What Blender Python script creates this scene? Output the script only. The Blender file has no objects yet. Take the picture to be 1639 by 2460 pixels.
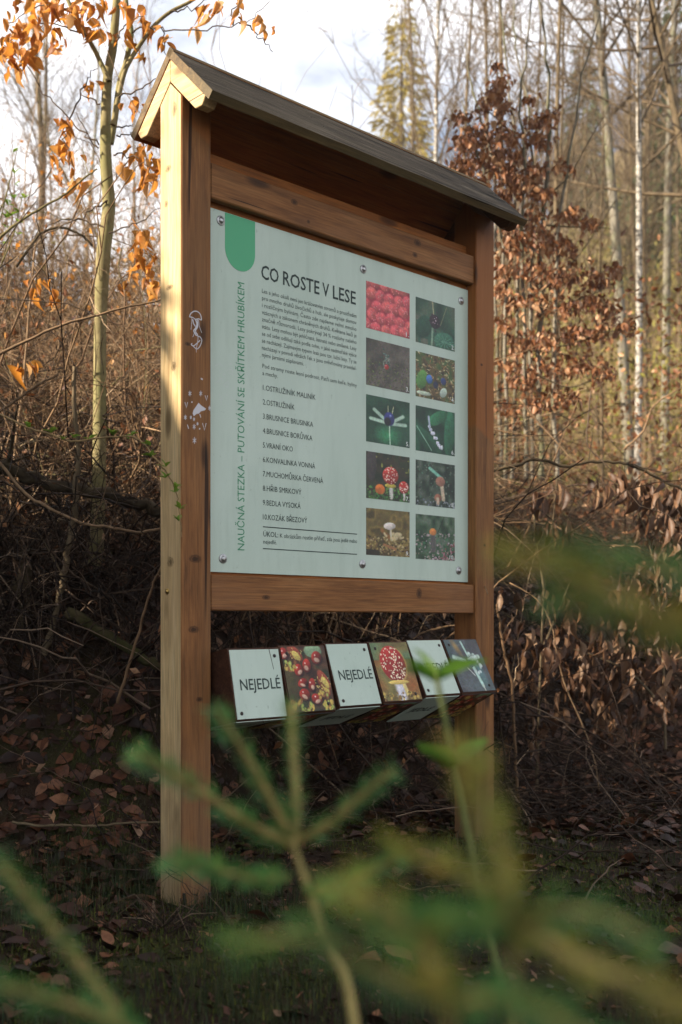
import bpy, math, random
import numpy as np
from mathutils import Vector, Matrix, Euler

random.seed(7)
rng = np.random.default_rng(11)
SC = bpy.context.scene
COL = SC.collection
R = math.radians

# ------------------------------------------------------------------ camera
FPX, YH, CH = 2681.6, 1500.5, 0.9116          # focal length / horizon row (photo pixels), eye height
cam_d = bpy.data.cameras.new('camera')
cam = bpy.data.objects.new('camera', cam_d)
COL.objects.link(cam)
cam.location = (0, 0, CH)
cam.rotation_euler = (R(90), 0, 0)
cam_d.sensor_fit = 'HORIZONTAL'
cam_d.sensor_width = 24.0
cam_d.lens = FPX / 1639 * 24.0
cam_d.shift_y = (YH - 1230) / 1639
cam_d.clip_start = 0.02
cam_d.clip_end = 2000
cam_d.dof.use_dof = True
cam_d.dof.focus_distance = 4.0
cam_d.dof.aperture_fstop = 2.8
SC.camera = cam

# ------------------------------------------------------------------ sky, sun, exposure
SUN_EL, SUN_DIR = 30.0, (-0.93, -0.36)           # elevation, horizontal direction towards the sun
world = bpy.data.worlds.new('World')
SC.world = world
world.use_nodes = True
wn, wl = world.node_tree.nodes, world.node_tree.links
wn.clear()
w_out = wn.new('ShaderNodeOutputWorld')
w_bg = wn.new('ShaderNodeBackground')
w_sky = wn.new('ShaderNodeTexSky')
w_sky.sky_type = 'NISHITA'
w_sky.sun_disc = False
w_sky.sun_elevation = R(SUN_EL)
w_sky.sun_rotation = math.atan2(SUN_DIR[0], SUN_DIR[1])
w_tc = wn.new('ShaderNodeTexCoord')
w_map = wn.new('ShaderNodeMapping')
w_map.inputs['Scale'].default_value = (1.0, 1.0, 2.2)
w_map.inputs['Location'].default_value = (-3.27, -3.94, -2.86)
w_noise = wn.new('ShaderNodeTexNoise')
w_noise.inputs['Scale'].default_value = 2.6
w_noise.inputs['Detail'].default_value = 7
w_noise.inputs['Roughness'].default_value = 0.55
w_ramp = wn.new('ShaderNodeValToRGB')
w_ramp.color_ramp.elements[0].position = 0.39
w_ramp.color_ramp.elements[1].position = 0.60
w_mix = wn.new('ShaderNodeMix')
w_mix.data_type = 'RGBA'
w_mix.inputs['B'].default_value = (9.5, 9.6, 10.0, 1)
wl.new(w_tc.outputs['Generated'], w_map.inputs['Vector'])
wl.new(w_map.outputs['Vector'], w_noise.inputs['Vector'])
wl.new(w_noise.outputs['Fac'], w_ramp.inputs['Fac'])
wl.new(w_ramp.outputs['Color'], w_mix.inputs['Factor'])
wl.new(w_sky.outputs['Color'], w_mix.inputs['A'])
wl.new(w_mix.outputs['Result'], w_bg.inputs['Color'])
w_bg.inputs['Strength'].default_value = 0.066
wl.new(w_bg.outputs['Background'], w_out.inputs['Surface'])

sun_d = bpy.data.lights.new('sun', 'SUN')
sun_d.energy = 5.0
sun_d.angle = R(0.55)
sun_d.color = (1.0, 0.87, 0.69)
sun = bpy.data.objects.new('sun', sun_d)
COL.objects.link(sun)
_sv = Vector((SUN_DIR[0], SUN_DIR[1], math.tan(R(SUN_EL)) * math.hypot(*SUN_DIR)))
sun.rotation_euler = _sv.to_track_quat('Z', 'Y').to_euler()
sun.location = (-12, 2, 12)

SC.view_settings.view_transform = 'Standard'
SC.view_settings.look = 'None'
SC.view_settings.exposure = 1.58
SC.view_settings.gamma = 1.0
SC.view_settings.use_curve_mapping = False
SC.cycles.max_bounces = 6
SC.cycles.transparent_max_bounces = 4
SC.cycles.use_denoising = True

# ------------------------------------------------------------------ helpers
def P(x, y, d):
    """point at depth d that the photo shows at pixel x, y"""
    return np.array([(x - 820) / FPX * d, d, CH + (YH - y) / FPX * d])

def sm(a, b, x):
    t = np.clip((np.asarray(x, float) - a) / (b - a), 0, 1)
    return t * t * (3 - 2 * t)

def tag(o, label=None, cat=None, group=None, kind=None):
    if label: o['label'] = label
    if cat: o['category'] = cat
    if group: o['group'] = group
    if kind: o['kind'] = kind
    return o

def empty(name, loc, rz=0.0):
    o = bpy.data.objects.new(name, None)
    o.empty_display_size = 0.1
    o.location = loc
    o.rotation_euler = (0, 0, rz)
    COL.objects.link(o)
    return o

def link(name, me, parent=None):
    o = bpy.data.objects.new(name, me)
    COL.objects.link(o)
    if parent is not None: o.parent = parent
    return o

def mesh_np(name, V, faces, mats, smooth=False, mat_idx=None):
    """V (n,3); faces: list of (m,k) int arrays"""
    V = np.asarray(V, np.float32)
    me = bpy.data.meshes.new(name)
    faces = [np.asarray(f, np.int32) for f in faces if len(f)]
    loops = np.concatenate([f.ravel() for f in faces])
    tot = np.concatenate([np.full(len(f), f.shape[1], np.int32) for f in faces])
    start = np.concatenate([[0], np.cumsum(tot)[:-1]]).astype(np.int32)
    me.vertices.add(len(V)); me.vertices.foreach_set('co', V.ravel())
    me.loops.add(len(loops)); me.loops.foreach_set('vertex_index', loops)
    me.polygons.add(len(tot)); me.polygons.foreach_set('loop_start', start)
    try: me.polygons.foreach_set('loop_total', tot)
    except Exception: pass
    me.polygons.foreach_set('use_smooth', np.full(len(tot), bool(smooth)))
    for m in (mats if isinstance(mats, (list, tuple)) else [mats]):
        if m is not None: me.materials.append(m)
    if mat_idx is not None: me.polygons.foreach_set('material_index', np.asarray(mat_idx, np.int32))
    me.update(calc_edges=True)
    me.validate()
    return me

class MB:
    """collects raw geometry"""
    def __init__(s): s.V, s.F, s.n, s.M = [], {}, 0, {}
    def add(s, V, F, m=0):
        V = np.asarray(V, float)
        for f in (F if isinstance(F, list) else [F]):
            f = np.asarray(f, int)
            if not len(f): continue
            s.F.setdefault(f.shape[1], []).append(f + s.n)
            s.M.setdefault(f.shape[1], []).append(np.full(len(f), m))
        s.V.append(V); s.n += len(V)
        return s
    def mesh(s, name, mats, smooth=False):
        ks = sorted(s.F)
        return mesh_np(name, np.concatenate(s.V), [np.concatenate(s.F[k]) for k in ks], mats, smooth,
                       np.concatenate([np.concatenate(s.M[k]) for k in ks]))
    def obj(s, name, mats, parent=None, smooth=False):
        return link(name, s.mesh(name, mats, smooth), parent)

def tube(path, rad, sides=4):
    p = np.asarray(path, float); n = len(p)
    r = np.broadcast_to(np.asarray(rad, float), (n,))
    t = np.gradient(p, axis=0); t /= np.linalg.norm(t, axis=1)[:, None] + 1e-9
    ref = np.array([0.0, 0, 1]) if abs(t[:, 2]).mean() < 0.7 else np.array([1.0, 0.13, 0])
    a = np.cross(t, ref); a /= np.linalg.norm(a, axis=1)[:, None] + 1e-9
    b = np.cross(t, a)
    ang = np.linspace(0, 2 * np.pi, sides, endpoint=False)
    V = p[:, None] + r[:, None, None] * (np.cos(ang)[None, :, None] * a[:, None] + np.sin(ang)[None, :, None] * b[:, None])
    V = V.reshape(-1, 3)
    i = np.arange(n - 1)[:, None] * sides; j = np.arange(sides)[None]; k = (j + 1) % sides
    F = np.stack([i + j, i + k, i + sides + k, i + sides + j], -1).reshape(-1, 4)
    return V, F

def smooth_path(pts, n=4):
    """Catmull-Rom through pts"""
    p = np.asarray(pts, float)
    p = np.vstack([2 * p[0] - p[1], p, 2 * p[-1] - p[-2]])
    out = []
    for i in range(1, len(p) - 2):
        for t in np.linspace(0, 1, n, endpoint=False):
            out.append(0.5 * (2 * p[i] + (p[i + 1] - p[i - 1]) * t + (2 * p[i - 1] - 5 * p[i] + 4 * p[i + 1] - p[i + 2]) * t * t
                              + (3 * p[i] - p[i - 1] - 3 * p[i + 1] + p[i + 2]) * t ** 3))
    out.append(p[-2])
    return np.array(out)

def capped(path, rad, sides=8):
    V, F = tube(path, rad, sides)
    n = len(V)
    e0 = np.array([list(range(sides))[::-1]]); e1 = np.array([list(range(n - sides, n))])
    return V, [F, e0, e1]

def box(a, b, bev=0.0):
    """axis box; with a small chamfer on all edges when bev > 0"""
    a = np.array(a, float); b = np.array(b, float)
    if bev <= 0:
        V = np.array([[(a, b)[i][0], (a, b)[j][1], (a, b)[k][2]] for i in (0, 1) for j in (0, 1) for k in (0, 1)])
        F = np.array([[0, 1, 3, 2], [4, 6, 7, 5], [0, 4, 5, 1], [2, 3, 7, 6], [0, 2, 6, 4], [1, 5, 7, 3]])
        return V, [F]
    V, idx = [], {}
    for i in (0, 1):
        for j in (0, 1):
            for k in (0, 1):
                c = np.array([(a, b)[i][0], (a, b)[j][1], (a, b)[k][2]])
                s = np.array([1 - 2 * i, 1 - 2 * j, 1 - 2 * k]) * bev
                for ax in range(3):
                    v = c + s; v[ax] = c[ax]
                    idx[i, j, k, ax] = len(V); V.append(v)
    Q, T = [], []
    for ax in range(3):
        o = [x for x in range(3) if x != ax]
        for e in (0, 1):
            f = []
            for (p, q) in ((0, 0), (1, 0), (1, 1), (0, 1)):
                key = [0, 0, 0]; key[ax] = e; key[o[0]] = p; key[o[1]] = q
                f.append(idx[key[0], key[1], key[2], ax])
            Q.append(f)
        for p in (0, 1):
            for q in (0, 1):
                k0 = [0, 0, 0]; k0[o[0]] = p; k0[o[1]] = q
                k1 = list(k0); k1[ax] = 1
                Q.append([idx[(*k0, o[0])], idx[(*k0, o[1])], idx[(*k1, o[1])], idx[(*k1, o[0])]])
    for i in (0, 1):
        for j in (0, 1):
            for k in (0, 1): T.append([idx[i, j, k, 0], idx[i, j, k, 1], idx[i, j, k, 2]])
    return np.array(V), [np.array(Q), np.array(T)]

def prism(poly, axis, c0, c1):
    """closed prism: poly (k,2) in the two other axes, extruded c0..c1 along axis"""
    poly = np.asarray(poly, float); k = len(poly); o = [x for x in range(3) if x != axis]
    V = np.zeros((2 * k, 3)); V[:k, o[0]] = V[k:, o[0]] = poly[:, 0]; V[:k, o[1]] = V[k:, o[1]] = poly[:, 1]
    V[:k, axis] = c0; V[k:, axis] = c1
    i = np.arange(k); j = (i + 1) % k
    return V, [np.stack([i, j, j + k, i + k], -1), np.array([list(range(k))[::-1]]), np.array([list(range(k, 2 * k))])]

def scatter(TV, TF, M, T):
    """template copies: M (n,3,3), T (n,3)"""
    n, k = len(M), len(TV)
    V = np.einsum('nij,kj->nki', M, TV) + T[:, None]
    F = [(f[None] + (np.arange(n) * k)[:, None, None]).reshape(-1, f.shape[1]) for f in TF]
    return V.reshape(-1, 3), F

def rot_mats(n, tilt=None, g=None):
    """random rotations; tilt: max tilt from flat"""
    g = g or rng
    az = g.uniform(0, 2 * np.pi, n)
    tx = g.normal(0, tilt, n); ty = g.normal(0, tilt, n)
    M = np.zeros((n, 3, 3))
    for i in range(n): M[i] = np.array(Euler((tx[i], ty[i], az[i])).to_matrix())
    return M

# ------------------------------------------------------------------ materials
def nodes(m):
    m.use_nodes = True
    t = m.node_tree
    return t.nodes, t.links, t.nodes['Principled BSDF']

def mk(name, col, rough=0.8, spec=0.3, metal=0.0):
    m = bpy.data.materials.new(name)
    n, l, b = nodes(m)
    b.inputs['Base Color'].default_value = (*col, 1)
    b.inputs['Roughness'].default_value = rough
    b.inputs['Specular IOR Level'].default_value = spec
    b.inputs['Metallic'].default_value = metal
    return m

def ramp(n, stops):
    r = n.new('ShaderNodeValToRGB'); cr = r.color_ramp
    while len(cr.elements) < len(stops): cr.elements.new(0.5)
    for e, (p, c) in zip(cr.elements, stops):
        e.position = p; e.color = (*c, 1) if len(c) == 3 else c
    return r

def mixc(n, l, fac, a, b, mode='MIX'):
    x = n.new('ShaderNodeMix'); x.data_type = 'RGBA'; x.blend_type = mode
    for s, v in (('Factor', fac), ('A', a), ('B', b)):
        if hasattr(v, 'links'): l.new(v, x.inputs[s])
        elif isinstance(v, (int, float)): x.inputs[s].default_value = v
        else: x.inputs[s].default_value = (*v, 1)
    return x.outputs['Result']

def noise(n, l, vec, scale, detail=4, rough=0.55):
    t = n.new('ShaderNodeTexNoise')
    t.inputs['Scale'].default_value = scale; t.inputs['Detail'].default_value = detail; t.inputs['Roughness'].default_value = rough
    l.new(vec, t.inputs['Vector'])
    return t.outputs['Fac']

def bump(n, l, b, h, strength, dist):
    x = n.new('ShaderNodeBump'); x.inputs['Strength'].default_value = strength; x.inputs['Distance'].default_value = dist
    l.new(h, x.inputs['Height']); l.new(x.outputs['Normal'], b.inputs['Normal'])

def mapped(n, l, scale, loc=(0, 0, 0), coord='Object'):
    tc = n.new('ShaderNodeTexCoord'); mp = n.new('ShaderNodeMapping')
    mp.inputs['Scale'].default_value = scale; mp.inputs['Location'].default_value = loc
    l.new(tc.outputs[coord], mp.inputs['Vector'])
    return mp.outputs['Vector']

def wood(name, dark, mid, light, axis, weather=None, rough=0.62, seed=0.0, fresh=None, knots=True, crack=0.70, bmp=0.35, splash=False, spots=()):
    """grain along axis (0 u, 2 z); weather: colour of bleached blotches; fresh=(z, colour): unweathered zone above z"""
    m = bpy.data.materials.new(name)
    n, l, b = nodes(m)
    sc = [30.0, 30.0, 30.0]; sc[axis] = 2.4
    v = mapped(n, l, sc, (seed, seed * 1.7, seed * 0.6))
    wv = n.new('ShaderNodeTexNoise'); wv.inputs['Scale'].default_value = 0.45; wv.inputs['Detail'].default_value = 3; l.new(v, wv.inputs['Vector'])
    va = n.new('ShaderNodeVectorMath'); va.operation = 'MULTIPLY_ADD'; va.inputs[1].default_value = (2.6, 2.6, 2.6)
    l.new(wv.outputs['Color'], va.inputs[0]); l.new(v, va.inputs[2]); v = va.outputs[0]
    g = noise(n, l, v, 1.0, 7, 0.66)
    sc2 = [170.0] * 3; sc2[axis] = 6.0
    g2 = noise(n, l, mapped(n, l, sc2, (seed, 0, 0)), 1.0, 3, 0.6)
    sc3 = [6.0] * 3; sc3[axis] = 1.5
    g3 = noise(n, l, mapped(n, l, sc3, (seed * 2, seed, 3)), 1.0, 4, 0.6)
    r = ramp(n, [(0.30, dark), (0.5, mid), (0.72, light)])
    l.new(g, r.inputs['Fac'])
    c = r.outputs['Color']
    r2 = ramp(n, [(0.36, (0.60, 0.60, 0.60)), (0.6, (1.1, 1.1, 1.1))]); l.new(g2, r2.inputs['Fac'])
    c = mixc(n, l, 0.75, c, r2.outputs['Color'], 'MULTIPLY')
    if weather:
        r3 = ramp(n, [(0.46, (0, 0, 0)), (0.66, (1, 1, 1))]); l.new(g3, r3.inputs['Fac'])
        mm = n.new('ShaderNodeMath'); mm.operation = 'MULTIPLY'; mm.inputs[1].default_value = 0.55
        l.new(r3.outputs['Color'], mm.inputs[0])
        c = mixc(n, l, mm.outputs[0], c, weather)
    if fresh:
        tc = n.new('ShaderNodeTexCoord'); sp = n.new('ShaderNodeSeparateXYZ'); l.new(tc.outputs['Object'], sp.inputs[0])
        ad = n.new('ShaderNodeMath'); ad.operation = 'MULTIPLY_ADD'; ad.inputs[1].default_value = -0.55; 
        l.new(sp.outputs['X'], ad.inputs[0]); ad.inputs[2].default_value = 0.0
        zz = n.new('ShaderNodeMath'); zz.operation = 'SUBTRACT'; l.new(sp.outputs['Z'], zz.inputs[0]); l.new(ad.outputs[0], zz.inputs[1])
        mr = n.new('ShaderNodeMapRange'); mr.inputs['From Min'].default_value = fresh[0]; mr.inputs['From Max'].default_value = fresh[0] + 0.02
        l.new(zz.outputs[0], mr.inputs['Value'])
        c = mixc(n, l, mr.outputs['Result'], c, mixc(n, l, 0.6, c, fresh[1]))
    if knots:
        ks = [7.5] * 3; ks[axis] = 2.6
        vo = n.new('ShaderNodeTexVoronoi'); vo.inputs['Scale'].default_value = 1.0; vo.inputs['Randomness'].default_value = 1.0
        l.new(mapped(n, l, ks, (seed * 3.1, seed, 0.3)), vo.inputs['Vector'])
        rk = ramp(n, [(0.0, (1, 1, 1)), (0.09, (0.8, 0.8, 0.8)), (0.17, (0, 0, 0))]); l.new(vo.outputs['Distance'], rk.inputs['Fac'])
        c = mixc(n, l, rk.outputs['Color'], c, tuple(x * 0.35 for x in dark))
    for (cx_, cy_, cz_, rx_, rz_) in spots:
        tk = n.new('ShaderNodeTexCoord'); ks_ = n.new('ShaderNodeMapping'); ks_.vector_type = 'POINT'
        sc_ = (1 / rx_, 1 / rx_, 1 / rz_)
        ks_.inputs['Scale'].default_value = sc_; ks_.inputs['Location'].default_value = (-cx_ * sc_[0], -cy_ * sc_[1], -cz_ * sc_[2])
        l.new(tk.outputs['Object'], ks_.inputs['Vector'])
        kn = n.new('ShaderNodeTexNoise'); kn.inputs['Scale'].default_value = 1.6; kn.inputs['Detail'].default_value = 3; l.new(ks_.outputs['Vector'], kn.inputs['Vector'])
        va_ = n.new('ShaderNodeVectorMath'); va_.operation = 'MULTIPLY_ADD'; va_.inputs[1].default_value = (.9, .9, .9)
        l.new(kn.outputs['Color'], va_.inputs[0]); l.new(ks_.outputs['Vector'], va_.inputs[2])
        vs_ = n.new('ShaderNodeVectorMath'); vs_.operation = 'SUBTRACT'; vs_.inputs[1].default_value = (.45, .45, .45); l.new(va_.outputs[0], vs_.inputs[0])
        ln_ = n.new('ShaderNodeVectorMath'); ln_.operation = 'LENGTH'; l.new(vs_.outputs[0], ln_.inputs[0])
        rk_ = ramp(n, [(0.0, (1, 1, 1)), (0.35, (.9, .9, .9)), (0.5, (.45, .45, .45)), (0.62, (.75, .75, .75)), (1.0, (0, 0, 0))]); l.new(ln_.outputs['Value'], rk_.inputs['Fac'])
        c = mixc(n, l, rk_.outputs['Color'], c, tuple(x * 0.33 for x in dark))
    if splash:
        tc2 = n.new('ShaderNodeTexCoord'); sp2 = n.new('ShaderNodeSeparateXYZ'); l.new(tc2.outputs['Object'], sp2.inputs[0])
        nz2 = noise(n, l, mapped(n, l, (9, 9, 5), (seed, 2, 1)), 1.0, 5, 0.65)
        ma = n.new('ShaderNodeMath'); ma.operation = 'MULTIPLY_ADD'; ma.inputs[1].default_value = -0.9; l.new(nz2, ma.inputs[0]); l.new(sp2.outputs['Z'], ma.inputs[2])
        mr2 = n.new('ShaderNodeMapRange'); mr2.inputs['From Min'].default_value = 0.12; mr2.inputs['From Max'].default_value = -0.40; mr2.inputs['To Max'].default_value = 0.55
        l.new(ma.outputs[0], mr2.inputs['Value'])
        c = mixc(n, l, mr2.outputs['Result'], c, (0.11, 0.078, 0.048))
    sc4 = [42.0] * 3; sc4[axis] = 0.9
    ck = noise(n, l, mapped(n, l, sc4, (seed * 5, seed * 2, 1)), 1.0, 2, 0.4)
    rc = ramp(n, [(crack, (1, 1, 1)), (crack + 0.025, (0.18, 0.16, 0.15))]); l.new(ck, rc.inputs['Fac'])
    c = mixc(n, l, 1.0, c, rc.outputs['Color'], 'MULTIPLY')
    l.new(c, b.inputs['Base Color'])
    b.inputs['Roughness'].default_value = rough
    b.inputs['Specular IOR Level'].default_value = 0.25
    ad = n.new('ShaderNodeMath'); ad.operation = 'ADD'; l.new(g, ad.inputs[0]); l.new(g2, ad.inputs[1])
    bump(n, l, b, ad.outputs[0], bmp, 0.002 if bmp < 0.6 else 0.006)
    return m

def leaf_mat(name, stops, trans=0.45, rough=0.6, tcol=None):
    m = bpy.data.materials.new(name)
    n, l, b = nodes(m)
    ge = n.new('ShaderNodeNewGeometry'); oi = n.new('ShaderNodeObjectInfo')
    ad = n.new('ShaderNodeMath'); ad.operation = 'ADD'; l.new(ge.outputs['Random Per Island'], ad.inputs[0]); l.new(oi.outputs['Random'], ad.inputs[1])
    fr = n.new('ShaderNodeMath'); fr.operation = 'FRACT'; l.new(ad.outputs[0], fr.inputs[0])
    r = ramp(n, stops); l.new(fr.outputs[0], r.inputs['Fac'])
    nz = noise(n, l, mapped(n, l, (42, 42, 42)), 1.0, 5, 0.7)
    r2 = ramp(n, [(0.34, (0.42, 0.38, 0.36)), (0.62, (1.15, 1.15, 1.15))]); l.new(nz, r2.inputs['Fac'])
    c = mixc(n, l, 0.8, r.outputs['Color'], r2.outputs['Color'], 'MULTIPLY')
    l.new(c, b.inputs['Base Color'])
    b.inputs['Roughness'].default_value = rough; b.inputs['Specular IOR Level'].default_value = 0.3
    if trans > 0:
        tr = n.new('ShaderNodeBsdfTranslucent')
        if tcol: l.new(mixc(n, l, 0.6, c, tcol), tr.inputs['Color'])
        else: l.new(c, tr.inputs['Color'])
        mx = n.new('ShaderNodeMixShader'); mx.inputs[0].default_value = trans
        out = n['Material Output']
        l.new(b.outputs[0], mx.inputs[1]); l.new(tr.outputs[0], mx.inputs[2]); l.new(mx.outputs[0], out.inputs['Surface'])
    return m

def bark(name, a, bcol, scale=30, stretch=(1, 1, 0.25), rough=0.85, patch=None):
    m = bpy.data.materials.new(name)
    n, l, b = nodes(m)
    v = mapped(n, l, tuple(scale * s for s in stretch))
    g = noise(n, l, v, 1.0, 5, 0.6)
    r = ramp(n, [(0.32, a), (0.62, bcol)]); l.new(g, r.inputs['Fac'])
    c = r.outputs['Color']
    if patch:
        g2 = noise(n, l, mapped(n, l, (3, 3, 3), (4, 1, 2)), 1.0, 4, 0.65)
        r2 = ramp(n, [(0.48, (0, 0, 0)), (0.62, (1, 1, 1))]); l.new(g2, r2.inputs['Fac'])
        c = mixc(n, l, r2.outputs['Color'], c, patch)
    l.new(c, b.inputs['Base Color']); b.inputs['Roughness'].default_value = rough; b.inputs['Specular IOR Level'].default_value = 0.2
    bump(n, l, b, g, 0.5, 0.004)
    return m

def twig_mat(name, stops):
    m = bpy.data.materials.new(name)
    n, l, b = nodes(m)
    ge = n.new('ShaderNodeNewGeometry'); oi = n.new('ShaderNodeObjectInfo')
    ad = n.new('ShaderNodeMath'); ad.operation = 'ADD'; l.new(ge.outputs['Random Per Island'], ad.inputs[0]); l.new(oi.outputs['Random'], ad.inputs[1])
    fr = n.new('ShaderNodeMath'); fr.operation = 'FRACT'; l.new(ad.outputs[0], fr.inputs[0])
    r = ramp(n, stops); l.new(fr.outputs[0], r.inputs['Fac'])
    nz = noise(n, l, mapped(n, l, (25, 25, 25)), 1.0, 3)
    r2 = ramp(n, [(0.35, (0.6, 0.6, 0.6)), (0.65, (1.1, 1.1, 1.1))]); l.new(nz, r2.inputs['Fac'])
    l.new(mixc(n, l, 0.8, r.outputs['Color'], r2.outputs['Color'], 'MULTIPLY'), b.inputs['Base Color'])
    b.inputs['Roughness'].default_value = 0.75; b.inputs['Specular IOR Level'].default_value = 0.25
    return m

BA, BX, BD = 0.7646, -0.5146, 3.5975            # the board: turn, and where its left front corner stands
def on_v(x, y, v):
    c, s = math.cos(BA), math.sin(BA)
    t = (x - 820) / FPX
    u = (t * (BD + v * c) - BX + v * s) / (c - t * s)
    return u, CH + (YH - y) * (BD + u * s + v * c) / FPX
def on_u(x, y, u):
    c, s = math.cos(BA), math.sin(BA)
    t = (x - 820) / FPX
    v = (BX + u * c - t * (BD + u * s)) / (t * c + s)
    return v, CH + (YH - y) * (BD + u * s + v * c) / FPX
def spot_v(x, y, v, rx, rz):
    u, z = on_v(x, y, v); return (u, v, z, rx, rz)
def spot_u(x, y, u, rx, rz):
    v, z = on_u(x, y, u); return (u, v, z, rx, rz)
M = {}
ST_D, ST_M, ST_L = (0.13, 0.049, 0.015), (0.24, 0.098, 0.030), (0.33, 0.150, 0.053)
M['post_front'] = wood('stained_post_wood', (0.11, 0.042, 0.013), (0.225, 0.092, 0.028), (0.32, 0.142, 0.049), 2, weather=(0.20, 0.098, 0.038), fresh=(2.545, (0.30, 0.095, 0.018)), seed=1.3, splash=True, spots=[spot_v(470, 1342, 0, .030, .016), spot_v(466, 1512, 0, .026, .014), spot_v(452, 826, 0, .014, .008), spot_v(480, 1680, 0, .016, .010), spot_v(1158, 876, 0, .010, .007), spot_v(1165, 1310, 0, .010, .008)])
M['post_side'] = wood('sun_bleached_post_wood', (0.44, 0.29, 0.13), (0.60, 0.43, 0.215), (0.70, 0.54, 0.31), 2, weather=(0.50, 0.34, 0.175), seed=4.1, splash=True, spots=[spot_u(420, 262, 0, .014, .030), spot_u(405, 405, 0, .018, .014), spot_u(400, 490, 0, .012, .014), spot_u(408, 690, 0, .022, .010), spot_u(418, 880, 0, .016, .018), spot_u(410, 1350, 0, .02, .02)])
M['rail'] = wood('stained_rail_wood', ST_D, ST_M, ST_L, 0, weather=(0.21, 0.098, 0.048), seed=2.2, spots=[spot_v(708, 485, .012, .020, .013), spot_v(742, 532, .012, .010, .008), spot_v(1004, 583, .012, .026, .016), spot_v(998, 612, .012, .018, .012), spot_v(1008, 1425, .012, .020, .024), spot_v(640, 1435, .012, .022, .010)])
M['inner'] = wood('fresh_stained_wood', (0.20, 0.060, 0.011), (0.31, 0.10, 0.018), (0.38, 0.14, 0.03), 0, seed=5.5)  # unweathered stain, made more orange to carry reflected light
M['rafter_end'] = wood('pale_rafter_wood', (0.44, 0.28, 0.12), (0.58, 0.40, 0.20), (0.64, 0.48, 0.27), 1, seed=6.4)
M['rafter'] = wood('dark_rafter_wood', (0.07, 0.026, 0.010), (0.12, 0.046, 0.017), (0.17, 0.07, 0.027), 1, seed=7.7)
M['roof'] = wood('weathered_roof_wood', (0.010, 0.008, 0.007), (0.046, 0.037, 0.029), (0.14, 0.12, 0.095), 0, weather=(0.058, 0.048, 0.034), rough=0.85, seed=3.3, crack=0.63, bmp=0.9)
M['roof_edge'] = wood('mossy_plank_edge', (0.06, 0.038, 0.016), (0.12, 0.075, 0.03), (0.19, 0.125, 0.05), 0, weather=(0.085, 0.07, 0.035), seed=8.8, knots=False)
M['block'] = wood('dark_block_wood', (0.030, 0.012, 0.007), (0.060, 0.024, 0.013), (0.10, 0.045, 0.025), 0, seed=9.2, knots=False)

def panel_material():
    m = bpy.data.materials.new('mint_printed_sheet')
    n, l, b = nodes(m)
    g = noise(n, l, mapped(n, l, (3.5, 3.5, 1.6)), 1.0, 5, 0.6)
    r = ramp(n, [(0.3, (0.46, 0.56, 0.475)), (0.7, (0.54, 0.635, 0.55))]); l.new(g, r.inputs['Fac'])
    d = noise(n, l, mapped(n, l, (70, 70, 34)), 1.0, 3, 0.7)
    r2 = ramp(n, [(0.655, (1, 1, 1)), (0.74, (0.62, 0.66, 0.62))]); l.new(d, r2.inputs['Fac'])
    d3 = noise(n, l, mapped(n, l, (30, 30, 5)), 1.0, 4, 0.6)
    r3 = ramp(n, [(0.5, (1, 1, 1)), (0.8, (0.90, 0.91, 0.90))]); l.new(d3, r3.inputs['Fac'])
    c = mixc(n, l, 1.0, r.outputs['Color'], r2.outputs['Color'], 'MULTIPLY')
    c = mixc(n, l, 1.0, c, r3.outputs['Color'], 'MULTIPLY')
    l.new(c, b.inputs['Base Color'])
    b.inputs['Roughness'].default_value = 0.42; b.inputs['Specular IOR Level'].default_value = 0.35
    return m
M['panel'] = panel_material()
M['ink'] = mk('dark_print', (0.022, 0.040, 0.034), 0.5)
M['ink_soft'] = mk('grey_small_print', (0.055, 0.075, 0.066), 0.5)
M['ink_green'] = mk('green_print', (0.055, 0.27, 0.135), 0.5)
M['badge'] = mk('badge_green', (0.085, 0.40, 0.20), 0.45)
M['white_ink'] = mk('white_print', (0.78, 0.80, 0.78), 0.5)
M['steel'] = mk('galvanised_steel', (0.42, 0.42, 0.42), 0.38, 0.5, 0.9)
M['dark_steel'] = mk('dark_screw', (0.06, 0.05, 0.045), 0.5, 0.5, 0.6)
M['brass'] = mk('brass_screw', (0.55, 0.36, 0.12), 0.3, 0.5, 1.0)
M['chalk'] = mk('white_marker', (0.62, 0.60, 0.63), 0.8)
M['scratch'] = mk('pale_scratch', (0.58, 0.62, 0.60), 0.8)
def print_material():
    m = bpy.data.materials.new('photo_print')
    n, l, b = nodes(m)
    a = n.new('ShaderNodeAttribute'); a.attribute_name = 'print'
    l.new(a.outputs['Color'], b.inputs['Base Color'])
    b.inputs['Roughness'].default_value = 0.4; b.inputs['Specular IOR Level'].default_value = 0.3
    return m
M['print'] = print_material()

M['young_bark'] = bark('smooth_olive_bark', (0.15, 0.12, 0.055), (0.28, 0.235, 0.115), 26, (1, 1, 0.7), 0.8, patch=(0.20, 0.185, 0.075))
M['twig_dark'] = twig_mat('dark_twig', [(0, (0.07, 0.045, 0.03)), (0.5, (0.11, 0.075, 0.05)), (1, (0.16, 0.11, 0.075))])
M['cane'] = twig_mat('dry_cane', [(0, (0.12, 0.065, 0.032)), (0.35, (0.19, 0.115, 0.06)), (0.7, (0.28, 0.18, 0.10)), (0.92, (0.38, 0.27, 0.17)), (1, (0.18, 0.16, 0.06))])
M['dark_cane'] = twig_mat('shaded_dark_cane', [(0, (0.014, 0.008, 0.005)), (0.4, (0.028, 0.016, 0.010)), (0.75, (0.055, 0.033, 0.021)), (0.92, (0.13, 0.085, 0.056)), (1, (0.26, 0.18, 0.12))])  # the dry canes again, their shade put into a darker colour
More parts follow.
